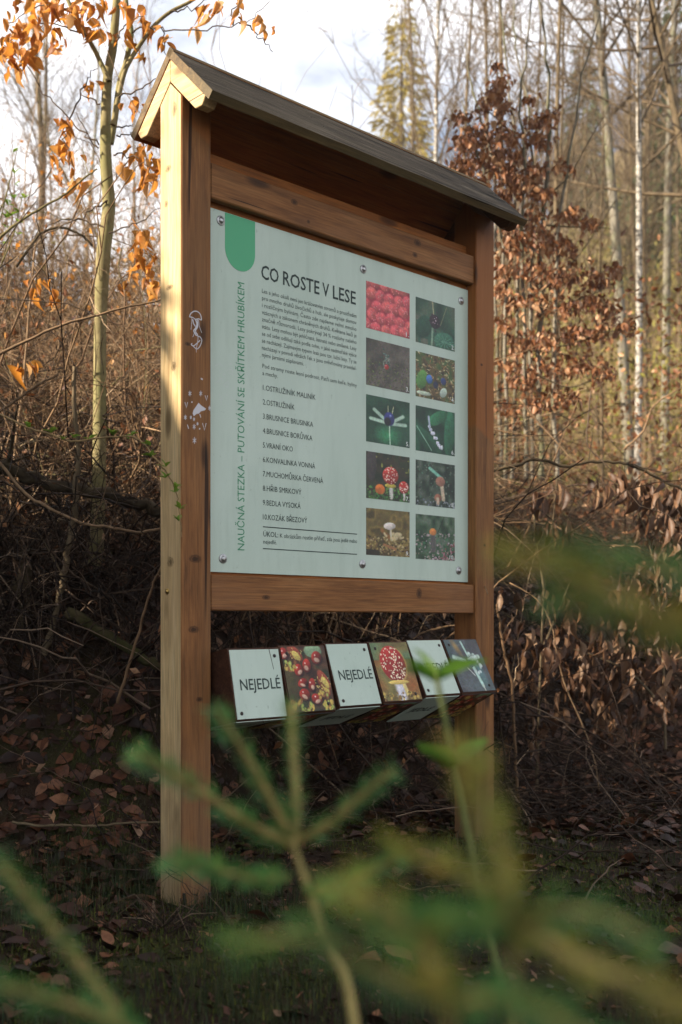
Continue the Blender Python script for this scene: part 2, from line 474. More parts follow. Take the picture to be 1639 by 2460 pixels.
M['haze_leaf'] = leaf_mat('tiny_spring_leaf', [(0, (0.16, 0.135, 0.04)), (0.5, (0.25, 0.19, 0.07)), (1, (0.30, 0.30, 0.055))], 0.4, 0.7)
M['green_cane'] = twig_mat('green_cane', [(0, (0.16, 0.12, 0.05)), (0.5, (0.20, 0.17, 0.06)), (1, (0.14, 0.16, 0.05))])
M['shoot'] = twig_mat('budding_shoot_bark', [(0, (0.30, 0.18, 0.09)), (1, (0.26, 0.20, 0.08))])
M['grey_bark'] = bark('grey_beech_bark', (0.10, 0.09, 0.07), (0.24, 0.215, 0.17), 14, (1, 1, 0.5), 0.85, patch=(0.14, 0.14, 0.08))
M['birch_bark'] = bark('white_birch_bark', (0.05, 0.045, 0.04), (0.48, 0.45, 0.40), 9, (1, 1, 3.2), 0.7)
M['brown_bark'] = bark('brown_sapling_bark', (0.075, 0.055, 0.032), (0.165, 0.122, 0.072), 18, (1, 1, 0.4), 0.85)
M['crown_twig'] = twig_mat('fine_crown_twig', [(0, (0.075, 0.050, 0.028)), (0.5, (0.13, 0.090, 0.052)), (1, (0.20, 0.145, 0.082))])
M['log_bark'] = bark('dark_log_bark', (0.020, 0.014, 0.009), (0.075, 0.055, 0.030), 16, (0.4, 1, 1), 0.9)
M['moss_log'] = bark('mossy_rotten_log', (0.035, 0.023, 0.013), (0.15, 0.105, 0.058), 22, (0.25, 1, 1), 0.9, patch=(0.050, 0.048, 0.016))
M['leaf_orange'] = leaf_mat('orange_beech_leaf', [(0, (0.24, 0.07, 0.012)), (0.4, (0.46, 0.17, 0.030)), (0.8, (0.62, 0.30, 0.08)), (1, (0.70, 0.46, 0.22))], 0.5, 0.5, (0.8, 0.34, 0.05))
M['leaf_brown'] = leaf_mat('brown_beech_leaf', [(0, (0.10, 0.036, 0.016)), (0.45, (0.23, 0.095, 0.042)), (0.8, (0.38, 0.185, 0.085)), (1, (0.52, 0.33, 0.19))], 0.22, 0.5, (0.32, 0.12, 0.04))
M['leaf_dry'] = leaf_mat('dry_drooping_leaf', [(0, (0.045, 0.020, 0.010)), (0.5, (0.10, 0.047, 0.023)), (0.85, (0.19, 0.105, 0.058)), (1, (0.30, 0.19, 0.115))], 0.2, 0.5)
M['litter'] = leaf_mat('dead_leaf_litter', [(0, (0.018, 0.007, 0.004)), (0.45, (0.048, 0.017, 0.008)), (0.8, (0.11, 0.040, 0.017)), (0.95, (0.20, 0.088, 0.042)), (1, (0.28, 0.17, 0.105))], 0.0, 0.55)
M['bud'] = leaf_mat('fresh_green_bud', [(0, (0.16, 0.30, 0.035)), (1, (0.28, 0.42, 0.06))], 0.4, 0.45)
M['bud_soft'] = leaf_mat('fresh_green_leaf', [(0, (0.10, 0.26, 0.03)), (0.6, (0.17, 0.35, 0.05)), (1, (0.25, 0.40, 0.08))], 0.4, 0.45)
M['needle'] = leaf_mat('spruce_needle', [(0, (0.09, 0.29, 0.10)), (0.7, (0.15, 0.36, 0.10)), (1, (0.28, 0.42, 0.09))], 0.35, 0.45)
M['needle_tip'] = leaf_mat('yellow_spruce_needle', [(0, (0.24, 0.34, 0.06)), (0.6, (0.38, 0.40, 0.07)), (1, (0.60, 0.40, 0.07))], 0.35, 0.45)
M['spruce_twig'] = twig_mat('spruce_twig', [(0, (0.34, 0.25, 0.085)), (1, (0.42, 0.33, 0.12))])
M['far_needle'] = leaf_mat('dark_conifer_foliage', [(0, (0.030, 0.050, 0.018)), (1, (0.075, 0.095, 0.03))], 0.1, 0.7)
M['larch'] = leaf_mat('yellow_green_foliage', [(0, (0.26, 0.21, 0.035)), (1, (0.46, 0.37, 0.08))], 0.4, 0.7)
M['grass'] = leaf_mat('short_grass', [(0, (0.016, 0.030, 0.010)), (0.7, (0.032, 0.052, 0.015)), (1, (0.10, 0.085, 0.035))], 0.2, 0.6)
M['mossy'] = leaf_mat('moss_tuft', [(0, (0.030, 0.042, 0.008)), (1, (0.105, 0.115, 0.018))], 0.1, 0.8)

def ground_material():
    m = bpy.data.materials.new('forest_floor')
    n, l, b = nodes(m)
    v = mapped(n, l, (1, 1, 1))
    g1 = noise(n, l, v, 1.3, 6, 0.62); g2 = noise(n, l, v, 14, 6, 0.7); g3 = noise(n, l, v, 55, 4, 0.7)
    r1 = ramp(n, [(0.3, (0.012, 0.007, 0.005)), (0.5, (0.026, 0.015, 0.009)), (0.7, (0.050, 0.028, 0.015))]); l.new(g2, r1.inputs['Fac'])
    r2 = ramp(n, [(0.3, (0.018, 0.026, 0.006)), (0.7, (0.055, 0.062, 0.014))]); l.new(g3, r2.inputs['Fac'])
    rm = ramp(n, [(0.50, (0, 0, 0)), (0.60, (1, 1, 1))]); l.new(g1, rm.inputs['Fac'])
    sp = n.new('ShaderNodeSeparateXYZ'); l.new(v, sp.inputs[0])
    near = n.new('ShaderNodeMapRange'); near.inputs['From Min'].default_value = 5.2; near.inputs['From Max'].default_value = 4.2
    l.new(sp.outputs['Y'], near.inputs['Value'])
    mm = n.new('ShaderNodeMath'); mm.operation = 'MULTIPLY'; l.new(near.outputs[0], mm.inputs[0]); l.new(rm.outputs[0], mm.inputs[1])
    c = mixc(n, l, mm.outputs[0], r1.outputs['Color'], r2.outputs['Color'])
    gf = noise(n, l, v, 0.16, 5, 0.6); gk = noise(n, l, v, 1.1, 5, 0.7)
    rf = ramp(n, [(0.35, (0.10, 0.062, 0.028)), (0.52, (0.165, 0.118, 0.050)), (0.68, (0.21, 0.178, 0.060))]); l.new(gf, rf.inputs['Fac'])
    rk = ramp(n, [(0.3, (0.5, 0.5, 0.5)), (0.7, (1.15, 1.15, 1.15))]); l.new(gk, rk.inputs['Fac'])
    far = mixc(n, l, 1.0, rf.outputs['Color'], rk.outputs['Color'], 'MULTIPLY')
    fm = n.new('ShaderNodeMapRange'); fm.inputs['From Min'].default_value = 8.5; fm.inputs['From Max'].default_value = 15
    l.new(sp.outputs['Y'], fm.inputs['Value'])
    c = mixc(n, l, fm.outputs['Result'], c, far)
    l.new(c, b.inputs['Base Color']); b.inputs['Roughness'].default_value = 0.9; b.inputs['Specular IOR Level'].default_value = 0.15
    ad = n.new('ShaderNodeMath'); ad.operation = 'ADD'; l.new(g2, ad.inputs[0]); l.new(g3, ad.inputs[1])
    bump(n, l, b, ad.outputs[0], 0.8, 0.02)
    return m
M['ground'] = ground_material()

# ------------------------------------------------------------------ ground
def vnoise(x, y, s):
    x = np.asarray(x) * s; y = np.asarray(y) * s
    return (np.sin(1.7 * x + 0.6 * y) + np.sin(-0.9 * x + 1.9 * y + 1.3) + np.sin(2.9 * x - 1.3 * y + 2.1) * 0.6 + np.sin(0.4 * x + 3.3 * y + 0.7) * 0.6) / 3.2

def ground_z(X, Y):
    X = np.asarray(X, float); Y = np.asarray(Y, float)
    toe = 4.15 + 1.05 * sm(-1.0, -.15, X) + 1.3 * sm(0.1, 1.6, X)
    s = Y - toe
    z = 1.22 * sm(0, 1.55, s) + 0.19 * np.clip(s - 1.2, 0, 16)
    t = X / np.maximum(Y, 5)
    E = 0.13 + 0.32 * sm(-0.06, 0.30, t)
    z = z + np.clip(Y - 22, 0, 90) * (E * 110 - 4) / 88 - np.clip(Y - 115, 0, 400) * 0.25
    z = z + 1.5 * sm(6.6, 11.5, Y) * sm(.6, -1.2, X) * (1 - sm(14, 40, Y))
    z = z + (4.6 - .95 * sm(2.2, 4.2, Y)) * sm(2.9, 6.6, -X) * (1 - sm(9, 14, Y)) * sm(-9, -3, Y)  # unseen left bank, crest height shaped to shade the lower board
    z = z + (0.025 * vnoise(X, Y, 2.3) + 0.05 * vnoise(X, Y, 0.9) * sm(4.2, 6, Y))
    return z

def grid(xs, ys):
    X, Y = np.meshgrid(xs, ys)
    V = np.stack([X.ravel(), Y.ravel(), ground_z(X, Y).ravel()], -1)
    w = len(xs); i = (np.arange(len(ys) - 1)[:, None] * w + np.arange(w - 1)[None]).ravel()
    return V, np.stack([i, i + 1, i + w + 1, i + w], -1)

xs = np.concatenate([np.linspace(-150, -13, 30), np.linspace(-12, -4, 33), np.linspace(-3.9, 3.9, 118), np.linspace(4, 12, 33), np.linspace(13, 170, 34)])
ys = np.concatenate([np.linspace(-40, 1, 30), np.linspace(1.2, 11, 130), np.linspace(11.3, 24, 40), np.linspace(25, 220, 50)])
V, F = grid(xs, ys)
V_MIN = V[:, 2].min()
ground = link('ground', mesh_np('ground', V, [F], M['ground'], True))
tag(ground, 'dark forest floor rising into a brown wooded hillside', 'ground', kind='structure')

# ------------------------------------------------------------------ information board
W = 1.49
board = empty('information_board', (BX, BD, 0), BA)
tag(board, 'roofed wooden information board with mint green panel CO ROSTE V LESE', 'information board')

SL = math.tan(R(44))
def post(u0, side_mat):
    # square post with chamfered corners, its top cut to the two roof slopes
    b = 0.004
    oc = [(u0, b), (u0 + b, 0), (u0 + 0.12 - b, 0), (u0 + 0.12, b), (u0 + 0.12, 0.12 - b), (u0 + 0.12 - b, 0.12), (u0 + b, 0.12), (u0, 0.12 - b)]
    pts = []
    for k in range(8):
        pts.append(oc[k])
        if k == 3: pts.append((u0 + 0.12, 0.06))
        if k == 7: pts.append((u0, 0.06))
    zt = lambda v: 2.676 - SL * abs(v - 0.06)
    k = len(pts)
    zs = [-0.25, 0.6, 1.2, 1.8, 2.4]
    V = [(p[0], p[1], z) for z in zs for p in pts] + [(p[0], p[1], zt(p[1])) for p in pts]
    Q, idx = [], []
    for r_ in range(len(zs)):
        for i in range(k):
            j = (i + 1) % k
            Q.append([r_ * k + i, r_ * k + j, (r_ + 1) * k + j, (r_ + 1) * k + i])
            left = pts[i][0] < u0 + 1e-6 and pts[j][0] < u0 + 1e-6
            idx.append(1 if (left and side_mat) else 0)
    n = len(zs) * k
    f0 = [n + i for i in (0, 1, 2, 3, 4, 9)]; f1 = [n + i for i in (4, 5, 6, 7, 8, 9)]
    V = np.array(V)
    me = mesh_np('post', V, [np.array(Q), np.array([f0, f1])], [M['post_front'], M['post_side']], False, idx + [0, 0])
    return link('post', me, board)
post_a = post(0.0, True)
post_a['label'] = 'left post with sun bleached side and white scribbles'
post_b = post(W, False)

def slab(name, a, b, m, parent=board, bev=0.004):
    return MB().add(*box(a, b, bev)).obj(name, m, parent)
top_rail = slab('rail', (0.128, 0.012, 2.327), (W + 0.002, 0.044, 2.443), M['rail'])
low_rail = slab('rail', (0.128, 0.012, 0.958), (W + 0.002, 0.044, 1.077), M['rail'])
# backing boards behind the panel, laid one above the other
zb = [1.0, 1.247, 1.494, 1.741, 1.988, 2.235, 2.495]
for i in range(6):
    slab('backing_board', (0.121, 0.0505, zb[i] + 0.002), (W + 0.001, 0.072, zb[i + 1] - 0.002), M['inner'])

def dome(c, axis_n, r, hgt, seg=14, mb=None):
    """washer ring with a domed head, facing axis_n"""
    n_ = Vector(axis_n).normalized()
    a = n_.orthogonal().normalized(); b = n_.cross(a)
    prof = [(r, 0), (r, hgt * 0.25), (r * 0.88, hgt * 0.35), (r * 0.62, hgt * 0.35), (r * 0.56, hgt * 0.55), (r * 0.42, hgt * 0.92), (r * 0.2, hgt)]
    V = []
    for rr, hh in prof:
        for k in range(seg):
            t = 2 * math.pi * k / seg
            V.append(Vector(c) + n_ * hh + a * (rr * math.cos(t)) + b * (rr * math.sin(t)))
    Q = [[i * seg + k, i * seg + (k + 1) % seg, (i + 1) * seg + (k + 1) % seg, (i + 1) * seg + k] for i in range(len(prof) - 1) for k in range(seg)]
    mb = mb or MB()
    mb.add(np.array([tuple(v) for v in V]), [np.array(Q), np.array([[(len(prof) - 1) * seg + k for k in range(seg)]])])
    return mb
# roof: two planks on each slope, a pair of rafters at each end
AP, PT = 2.797, 0.029                       # outer apex height, plank thickness
U0, U1 = -0.004, 1.618
ca, sa = math.cos(R(44)), math.sin(R(44))
def slope_pt(side, s, t):
    """s down the slope from the ridge, t below the outer face"""
    return (0.06 + side * (s * ca - t * sa), AP - s * sa - t * ca)
SLEN = 0.228 / ca
for side in (-1, 1):
    cuts = [0.0, 0.155, SLEN]
    for i in range(2):
        s0, s1 = cuts[i] + (0.0004 if i else 0), cuts[i + 1] - (0.0004 if not i else 0)
        t0 = 0.0 if i else 0.003
        nseg = 14
        mb = MB()
        us = np.linspace(U0, U1, nseg + 1)
        rows = []
        for j, u in enumerate(us):
            wob = 0.0025 * math.sin(j * 1.9 + side + i * 2) if i else 0
            ring = [slope_pt(side, s0, t0), slope_pt(side, s1 + wob, t0), slope_pt(side, s1 + wob, PT), slope_pt(side, s0 if (i or side > 0) else s0 + PT * sa / ca * 0.0, PT)]
            rows.append([(u, v, z) for v, z in ring])
        Vv = np.array(rows).reshape(-1, 3)
        Q, mi = [], []
        for j in range(nseg):
            for e in range(4):
                f = (e + 1) % 4
                Q.append([j * 4 + e, j * 4 + f, (j + 1) * 4 + f, (j + 1) * 4 + e]); mi.append([0, 1, 2, 1][e])
        Q.append([3, 2, 1, 0]); mi.append(1)
        Q.append([nseg * 4 + x for x in (0, 1, 2, 3)]); mi.append(1)
        me = mesh_np('roof_plank', Vv, [np.array(Q)], [M['roof'], M['roof_edge'], M['inner']], False, mi)
        link('roof_plank', me, board)
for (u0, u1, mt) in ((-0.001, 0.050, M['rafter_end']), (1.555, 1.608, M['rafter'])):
    for side in (-1, 1):
        s_end = SLEN - 0.026
        pts = [slope_pt(side, 0.0, PT + 0.0012), slope_pt(side, s_end, PT + 0.0012), slope_pt(side, s_end + 0.004, PT + 0.03), slope_pt(side, s_end - 0.022, PT + 0.054), slope_pt(side, 0, PT + 0.054)]
        # mitre at the ridge: clamp to centre plane
        pts[0] = (0.06 + side * 0.0006, AP - (PT + 0.0012) / ca); pts[4] = (0.06 + side * 0.0006, AP - (PT + 0.054) / ca)
        mb = MB(); Vp, Fp = prism(pts, 0, u0, u1); mb.add(Vp, Fp)
        o = mb.obj('rafter', mt, board)
        bv = o.modifiers.new('edge', 'BEVEL'); bv.width = 0.002; bv.segments = 1; bv.limit_method = 'ANGLE'
for u_ in (0.026, 0.55, 1.07, 1.585):
    for s_ in (0.045, 0.12, 0.19, 0.285):
        v_, z_ = slope_pt(-1, s_, 0.003 if s_ < .155 else 0)
        dome((u_ + .006 * math.sin(s_ * 40), v_, z_), (0, -sa, ca), 0.0042, 0.0016, 8).obj('nail', M['dark_steel'], board, True)
# steel shoe at the foot, screw in the side of the left post
sh = MB(); sh.add(*box((0.004, -0.006, -0.1), (0.012, -0.001, 0.045))); sh.add(*box((0.108, -0.006, -0.1), (0.116, -0.001, 0.03)))
sh.obj('post_anchor', M['dark_steel'], board)

dome((-0.0002, 0.078, 1.02), (-1, 0, 0), 0.010, 0.006).obj('screw', M['brass'], post_a, True)

# panel and what is printed on it
PV = 0.0425                                       # front face of the panel
panel = MB().add(*box((0.121, PV, 1.088), (1.4885, 0.0495, 2.307), 0.0008)).obj('panel', M['panel'], board)
for u, z in ((0.191, 2.273), (0.870, 2.259), (1.443, 2.254), (0.201, 1.134), (0.866, 1.141), (1.427, 1.135)):
    dome((u, PV - 0.0002, z), (0, -1, 0), 0.0165, 0.009).obj('bolt', M['steel'], panel, True)

def text_verts(body, bold=0.0):
    c = bpy.data.curves.new('t', 'FONT'); c.body = body; c.resolution_u = 2; c.offset = bold
    o = bpy.data.objects.new('t', c); COL.objects.link(o)
    bpy.context.view_layer.update()
    me = bpy.data.meshes.new_from_object(o.evaluated_get(bpy.context.evaluated_depsgraph_get()))
    V = np.array([v.co for v in me.vertices]).reshape(-1, 3)
    F = {}
    for p in me.polygons: F.setdefault(len(p.vertices), []).append(list(p.vertices))
    bpy.data.objects.remove(o); bpy.data.curves.remove(c); bpy.data.meshes.remove(me)
    return V, [np.array(f) for f in F.values()]

def text_on(mb, body, origin, ex, ey, width, cap, off, bold=0.0):
    """origin: left end of the baseline; ex/ey: reading and up directions; off: normal lift"""
    V, F = text_verts(body, bold)
    x0, x1 = V[:, 0].min(), V[:, 0].max()
    sx = width / (x1 - x0) if width else cap / 0.69
    o = np.array(origin, float) + np.array(off)
    mb.add(o + np.outer((V[:, 0] - x0) * sx, ex) + np.outer(V[:, 1] * cap / 0.69, ey), F)

EX, EZ, OFF = np.array([1.0, 0, 0]), np.array([0, 0, 1.0]), np.array([0, -0.0008, 0])
for wd_, xa, xb in (('CO', 628.0, 670.0), ('ROSTE', 680.3, 768.0), ('V', 774.8, 791.2), ('LESE', 800.3, 855.3)):
    ua, ub = on_v(xa, 700, PV)[0], on_v(xb, 700, PV)[0]
    t = MB(); text_on(t, wd_, (ua, PV, 2.1165), EX, EZ, ub - ua, 0.0475, OFF, 0.012)
    t.obj('title_word', M['ink'], panel)
para = ['Les a jeho okolí není jen královstvím stromů a prostředím', 'pro mnoho druhů živočichů a hub, ale poskytuje domov', 'i rozličným bylinám. Často zde najdeme velmi mnoho',
        'vzácných a zákonem chráněných druhů. Květena lesů je', 'značně různorodá. Lesy pokrývají 34 % rozlohy našeho', 'státu. Lesy mohou být jehličnaté, listnaté nebo smíšené. Lesy',
        'se od sebe odlišují také podle toho, v jaké nadmořské výšce', 'se nacházejí. Zajímavým typem lesa jsou tzv. lužní lesy. Ty se', 'nacházejí v povodí větších řek a jsou ovlivňovány pravidel-', 'nými jarními záplavami.']
for i, s in enumerate(para):
    t = MB(); text_on(t, s, (0.372, PV, 2.067 - 0.0247 * i), EX, EZ, 0.462 if i < 9 else 0.196, 0.0145, OFF, 0.0)
    t.obj('text_line', M['ink_soft'], panel)
for i, (s, w_) in enumerate((('Pod stromy roste lesní podrost. Patří sem keře, byliny', 0.462), ('a mechy.', 0.07))):
    t = MB(); text_on(t, s, (0.374, PV, 1.806 - 0.0247 * i), EX, EZ, w_, 0.0145, OFF, 0.0); t.obj('text_line', M['ink_soft'], panel)
names = [('1.OSTRUŽINÍK MALINÍK', .249), ('2.OSTRUŽINÍK', .147), ('3.BRUSNICE BRUSINKA', .237), ('4.BRUSNICE BORŮVKA', .233), ('5.VRANÍ OKO', .139),
         ('6.KONVALINKA VONNÁ', .247), ('7.MUCHOMŮRKA ČERVENÁ', .287), ('8.HŘIB SMRKOVÝ', .180), ('9.BEDLA VYSOKÁ', .176), ('10.KOZÁK BŘEZOVÝ', .208)]
for i, (s, w_) in enumerate(names):
    t = MB(); text_on(t, s, (0.376, PV, 1.729 - 0.0501 * i), EX, EZ, w_, 0.0185, OFF, 0.0); t.obj('list_line', M['ink'], panel)
t = MB(); text_on(t, 'ÚKOL:', (0.378, PV, 1.219), EX, EZ, 0.068, 0.018, OFF, 0.003); text_on(t, 'K obrázkům rostlin přiřaď, zda jsou jedlé nebo', (0.455, PV, 1.219), EX, EZ, 0.382, 0.0145, OFF, 0.0)
t.obj('task_line', M['ink'], panel)
t = MB(); text_on(t, 'nejedlé.', (0.378, PV, 1.194), EX, EZ, 0.062, 0.0145, OFF, 0.0); t.obj('task_line', M['ink'], panel)
for z in (1.2525, 1.1765):
    MB().add(*box((0.377, PV - 0.0009, z - 0.0016), (0.837, PV + 0.0002, z + 0.0016))).obj('ruled_line', M['ink'], panel)
t = MB(); text_on(t, 'NAUČNÁ STEZKA – PUTOVÁNÍ SE SKŘÍTKEM HRUBÍKEM', (0.2935, PV, 1.166), EZ, -EX, 0.917, 0.0295, OFF, 0.0)
t.obj('side_title', M['ink_green'], panel)
bp = [(0.210, 2.3055), (0.210, 2.19)] + [(0.2755 - 0.0655 * math.cos(a), 2.19 - 0.069 * math.sin(a)) for a in np.linspace(0.12, math.pi - 0.12, 18)] + [(0.341, 2.19), (0.341, 2.3055)]
Vb, Fb = prism([(x, z) for x, z in bp], 1, PV - 0.0008, PV + 0.0002)
MB().add(Vb, Fb).obj('badge', M['badge'], panel)

# --- the printed pictures: each drawn as a small colour raster on its own sheet
def lin(c):
    c = np.asarray(c, float) / 255
    return np.where(c <= 0.04045, c / 12.92, ((c + 0.055) / 1.055) ** 2.4)
def fnoise(h, w, s, g):
    """smooth noise 0..1 with cell size s"""
    a = g.random((int(h / s) + 3, int(w / s) + 3))
    y = np.arange(h) / s; x = np.arange(w) / s
    yi, xi = y.astype(int), x.astype(int); fy = (y - yi)[:, None]; fx = (x - xi)[None]
    fy = fy * fy * (3 - 2 * fy); fx = fx * fx * (3 - 2 * fx)
    A = a[yi][:, xi]; B = a[yi][:, xi + 1]; C = a[yi + 1][:, xi]; D = a[yi + 1][:, xi + 1]
    return (A * (1 - fx) + B * fx) * (1 - fy) + (C * (1 - fx) + D * fx) * fy
class Pic:
    def __init__(s, h, w, seed): s.h, s.w, s.g = h, w, np.random.default_rng(seed); s.a = np.zeros((h, w, 3)); s.Y, s.X = np.mgrid[0:h, 0:w]; s.Y = (s.Y + .5) / h; s.X = (s.X + .5) / w
    def bg(s, cols, size):
        n_ = fnoise(s.h, s.w, size, s.g); n_ = np.clip((n_ - .5) * 1.5 + .5, 0, .999)
        cols = np.array(cols, float); t = n_ * (len(cols) - 1); i = t.astype(int); f = (t - i)[..., None]
        s.a = cols[i] * (1 - f) + cols[np.minimum(i + 1, len(cols) - 1)] * f; return s
    def over(s, cols, size, thr=.55, soft=.1, mask=None):
        n_ = fnoise(s.h, s.w, size, s.g); m = np.clip((n_ - thr) / soft, 0, 1)
        if mask is not None: m = m * mask
        c = np.array(cols[s.g.integers(len(cols))] if np.ndim(cols) > 1 else cols, float)
        s.a = s.a * (1 - m[..., None]) + c * m[..., None]; return s
    def ell(s, x, y, rx, ry, col, rot=0.0, soft=.15, shade=0.25):
        dx, dy = s.X - x, s.Y - y; c_, q = math.cos(rot), math.sin(rot)
        ex, ey = (dx * c_ + dy * q) / rx, (-dx * q + dy * c_) / ry
        d = np.sqrt(ex ** 2 + ey ** 2); m = np.clip((1 - d) / soft, 0, 1)[..., None]
        sh_ = (1 - shade * (ex * .5 + ey * .8))[..., None]
        s.a = s.a * (1 - m) + np.clip(np.array(col, float) * sh_, 0, 255) * m; return s
    def line(s, x0, y0, x1, y1, w_, col):
        L = max(1e-6, math.hypot(x1 - x0, y1 - y0)); tx, ty = (x1 - x0) / L, (y1 - y0) / L
        t_ = np.clip((s.X - x0) * tx + (s.Y - y0) * ty, 0, L)
        d = np.hypot(s.X - x0 - t_ * tx, s.Y - y0 - t_ * ty); m = np.clip((w_ - d) / (w_ * .5), 0, 1)[..., None]
        s.a = s.a * (1 - m) + np.array(col, float) * m; return s
    def speck(s, n_, r0, r1, cols, area=(0, 0, 1, 1)):
        for _ in range(n_):
            r_ = s.g.uniform(r0, r1)
            s.ell(s.g.uniform(area[0], area[2]), s.g.uniform(area[1], area[3]), r_ * s.g.uniform(.6, 1.6), r_ * s.g.uniform(.6, 1.6), cols[s.g.integers(len(cols))], s.g.uniform(0, 3), .5, .1)
        return s

def pic_raspberry():
    p = Pic(58, 72, 1).bg([(150, 30, 48), (190, 45, 62)], 8)
    for y in range(5):
        for x in range(5):
            cx, cy = (x + .5 * (y % 2)) / 4.6 + p.g.uniform(-.03, .03), y / 4.3 + p.g.uniform(-.04, .04)
            p.ell(cx, cy, .135, .15, (222, 72 + p.g.integers(20), 84), p.g.uniform(-.5, .5), .25, .35)
            for _ in range(9): p.ell(cx + p.g.normal(0, .05), cy + p.g.normal(0, .06), .017, .02, (240, 128, 132), 0, .6, 0)
    return p.a
def pic_blackberry():
    p = Pic(58, 72, 2).bg([(30, 58, 44), (58, 92, 66), (96, 100, 82)], 14)
    p.over((44, 92, 70), 6, .55, .1, p.Y > .5).line(.42, 0, .46, .4, .02, (170, 160, 120)).line(.78, .05, .62, .5, .012, (120, 120, 84))
    p.ell(.72, .82, .28, .2, (52, 112, 84), -.3).ell(.2, .62, .2, .3, (36, 76, 56), .4)
    for a in range(14): p.line(.72, .85, .72 + .26 * math.cos(a * .5), .85 + .18 * math.sin(a * .5), .008, (88, 150, 120))
    p.line(.42, .6, .4, 1, .03, (130, 160, 130)).ell(.48, .44, .14, .17, (40, 20, 34))
    for _ in range(34): p.ell(.48 + p.g.normal(0, .06), .44 + p.g.normal(0, .08), .024, .026, (64, 34, 48), 0, .5, .5)
    return p.speck(10, .008, .012, [(190, 170, 180)], (.4, .32, .56, .5)).a
def pic_lingon():
    p = Pic(58, 72, 3).bg([(74, 66, 58), (112, 98, 88)], 12)
    for _ in range(260):
        x, y = p.g.random(), p.g.uniform(.42, 1); p.ell(x, y, .03, .012, [(112, 124, 60), (76, 84, 44), (104, 84, 84), (70, 54, 52)][p.g.integers(4)], p.g.uniform(-1.4, 1.4), .6, .2)
    for _ in range(26): p.ell(.45 + p.g.normal(0, .07), .38 + p.g.normal(0, .1), .03, .016, [(96, 124, 112), (54, 84, 72), (130, 134, 120)][p.g.integers(3)], p.g.uniform(0, 3))
    return p.ell(.46, .53, .055, .06, (190, 34, 34)).ell(.44, .51, .015, .015, (240, 160, 150)).a
def pic_bilberry():
    p = Pic(58, 72, 4).bg([(56, 44, 24), (110, 84, 44), (70, 92, 40)], 7)
    for _ in range(230): p.ell(p.g.random(), p.g.random(), p.g.uniform(.02, .06), p.g.uniform(.008, .02), [(150, 98, 50), (190, 150, 96), (74, 108, 44), (36, 34, 18), (204, 190, 140)][p.g.integers(5)], p.g.uniform(-1.5, 1.5), .6, .2)
    p.ell(.15, .6, .14, .24, (86, 140, 60), .3).ell(.7, .8, .09, .13, (190, 210, 190), .5).ell(.2, .9, .2, .05, (190, 205, 180))
    return p.ell(.5, .66, .07, .09, (36, 36, 70)).ell(.34, .56, .085, .11, (62, 108, 186)).ell(.7, .54, .075, .09, (48, 62, 120)).a
def paris(p, cx, cy, big):
    p.line(cx, cy, cx + .02, 1, .018, (190, 220, 190))
    for ax, ay in ((-.42, -.05), (-.34, -.25), (.38, -.02), (.32, -.2)): p.line(cx, cy + .1, cx + ax, cy + .1 + ay, .05, (176, 206, 184))
    p.line(cx + .04, cy, cx + .1, cy - .28, .012, (200, 200, 150)).line(cx - .02, cy, cx - .03, cy - .27, .012, (200, 200, 150))
    return p.ell(cx, cy, .13, .16, (46, 48, 128)).ell(cx - .04, cy + .06, .08, .1, (30, 24, 40)).ell(cx + .03, cy - .07, .03, .03, (120, 130, 200))
def pic_paris():
    p = Pic(58, 72, 5).bg([(26, 58, 40), (40, 84, 60)], 22); p.ell(.5, .8, .35, .3, (52, 150, 92), 0, .9, 0)
    return paris(p, .52, .44, 1).a
def pic_lily():
    p = Pic(58, 72, 6).bg([(22, 50, 36), (34, 88, 58)], 12)
    p.ell(.85, .5, .14, .6, (40, 108, 72), .05).ell(.3, .75, .5, .17, (34, 84, 58), .7).ell(.55, .2, .3, .14, (44, 120, 76), -.6).line(.02, .45, .4, .95, .012, (140, 190, 160))
    for i in range(9): p.ell(.34 + i * .035, .42 + i * .055 + p.g.normal(0, .02), .045, .045, (206, 206, 224))
    return p.line(.32, .2, .36, .5, .03, (190, 196, 220)).ell(.66, .85, .03, .06, (226, 230, 240)).a
def cap(p, x, y, rx, ry, col=(196, 42, 34)):
    p.ell(x, y, rx, ry, col, 0, .08, .3)
    for _ in range(int(240 * rx)):
        a, q = p.g.uniform(0, 6.28), math.sqrt(p.g.random()) * .9
        p.ell(x + rx * q * math.cos(a), y + ry * q * math.sin(a), .017, .015, (240, 214, 196), 0, .5, 0)
def pic_flyagaric():
    p = Pic(58, 72, 7).bg([(28, 34, 18), (62, 46, 30), (44, 52, 26)], 10).over((140, 140, 50), 5, .8, .1, p_mask(58, .35))
    p.ell(.12, .25, .12, .4, (70, 58, 58)).speck(160, .01, .03, [(60, 120, 44), (38, 84, 32), (96, 150, 60)], (0, .72, 1, 1))
    p.line(.56, .66, .57, .93, .06, (214, 208, 200)).line(.87, .76, .87, .95, .035, (206, 196, 190)).ell(.55, .68, .14, .05, (214, 190, 60))
    cap(p, .55, .46, .19, .2); cap(p, .86, .68, .12, .14, (206, 44, 36)); p.ell(.31, .78, .12, .12, (226, 110, 30), .3)
    return p.speck(50, .01, .025, [(60, 130, 48), (40, 92, 34)], (0, .88, 1, 1)).a
def p_mask(h, lim):
    return np.ones((h, 1)) * ((np.arange(h)[:, None] / h) < lim)
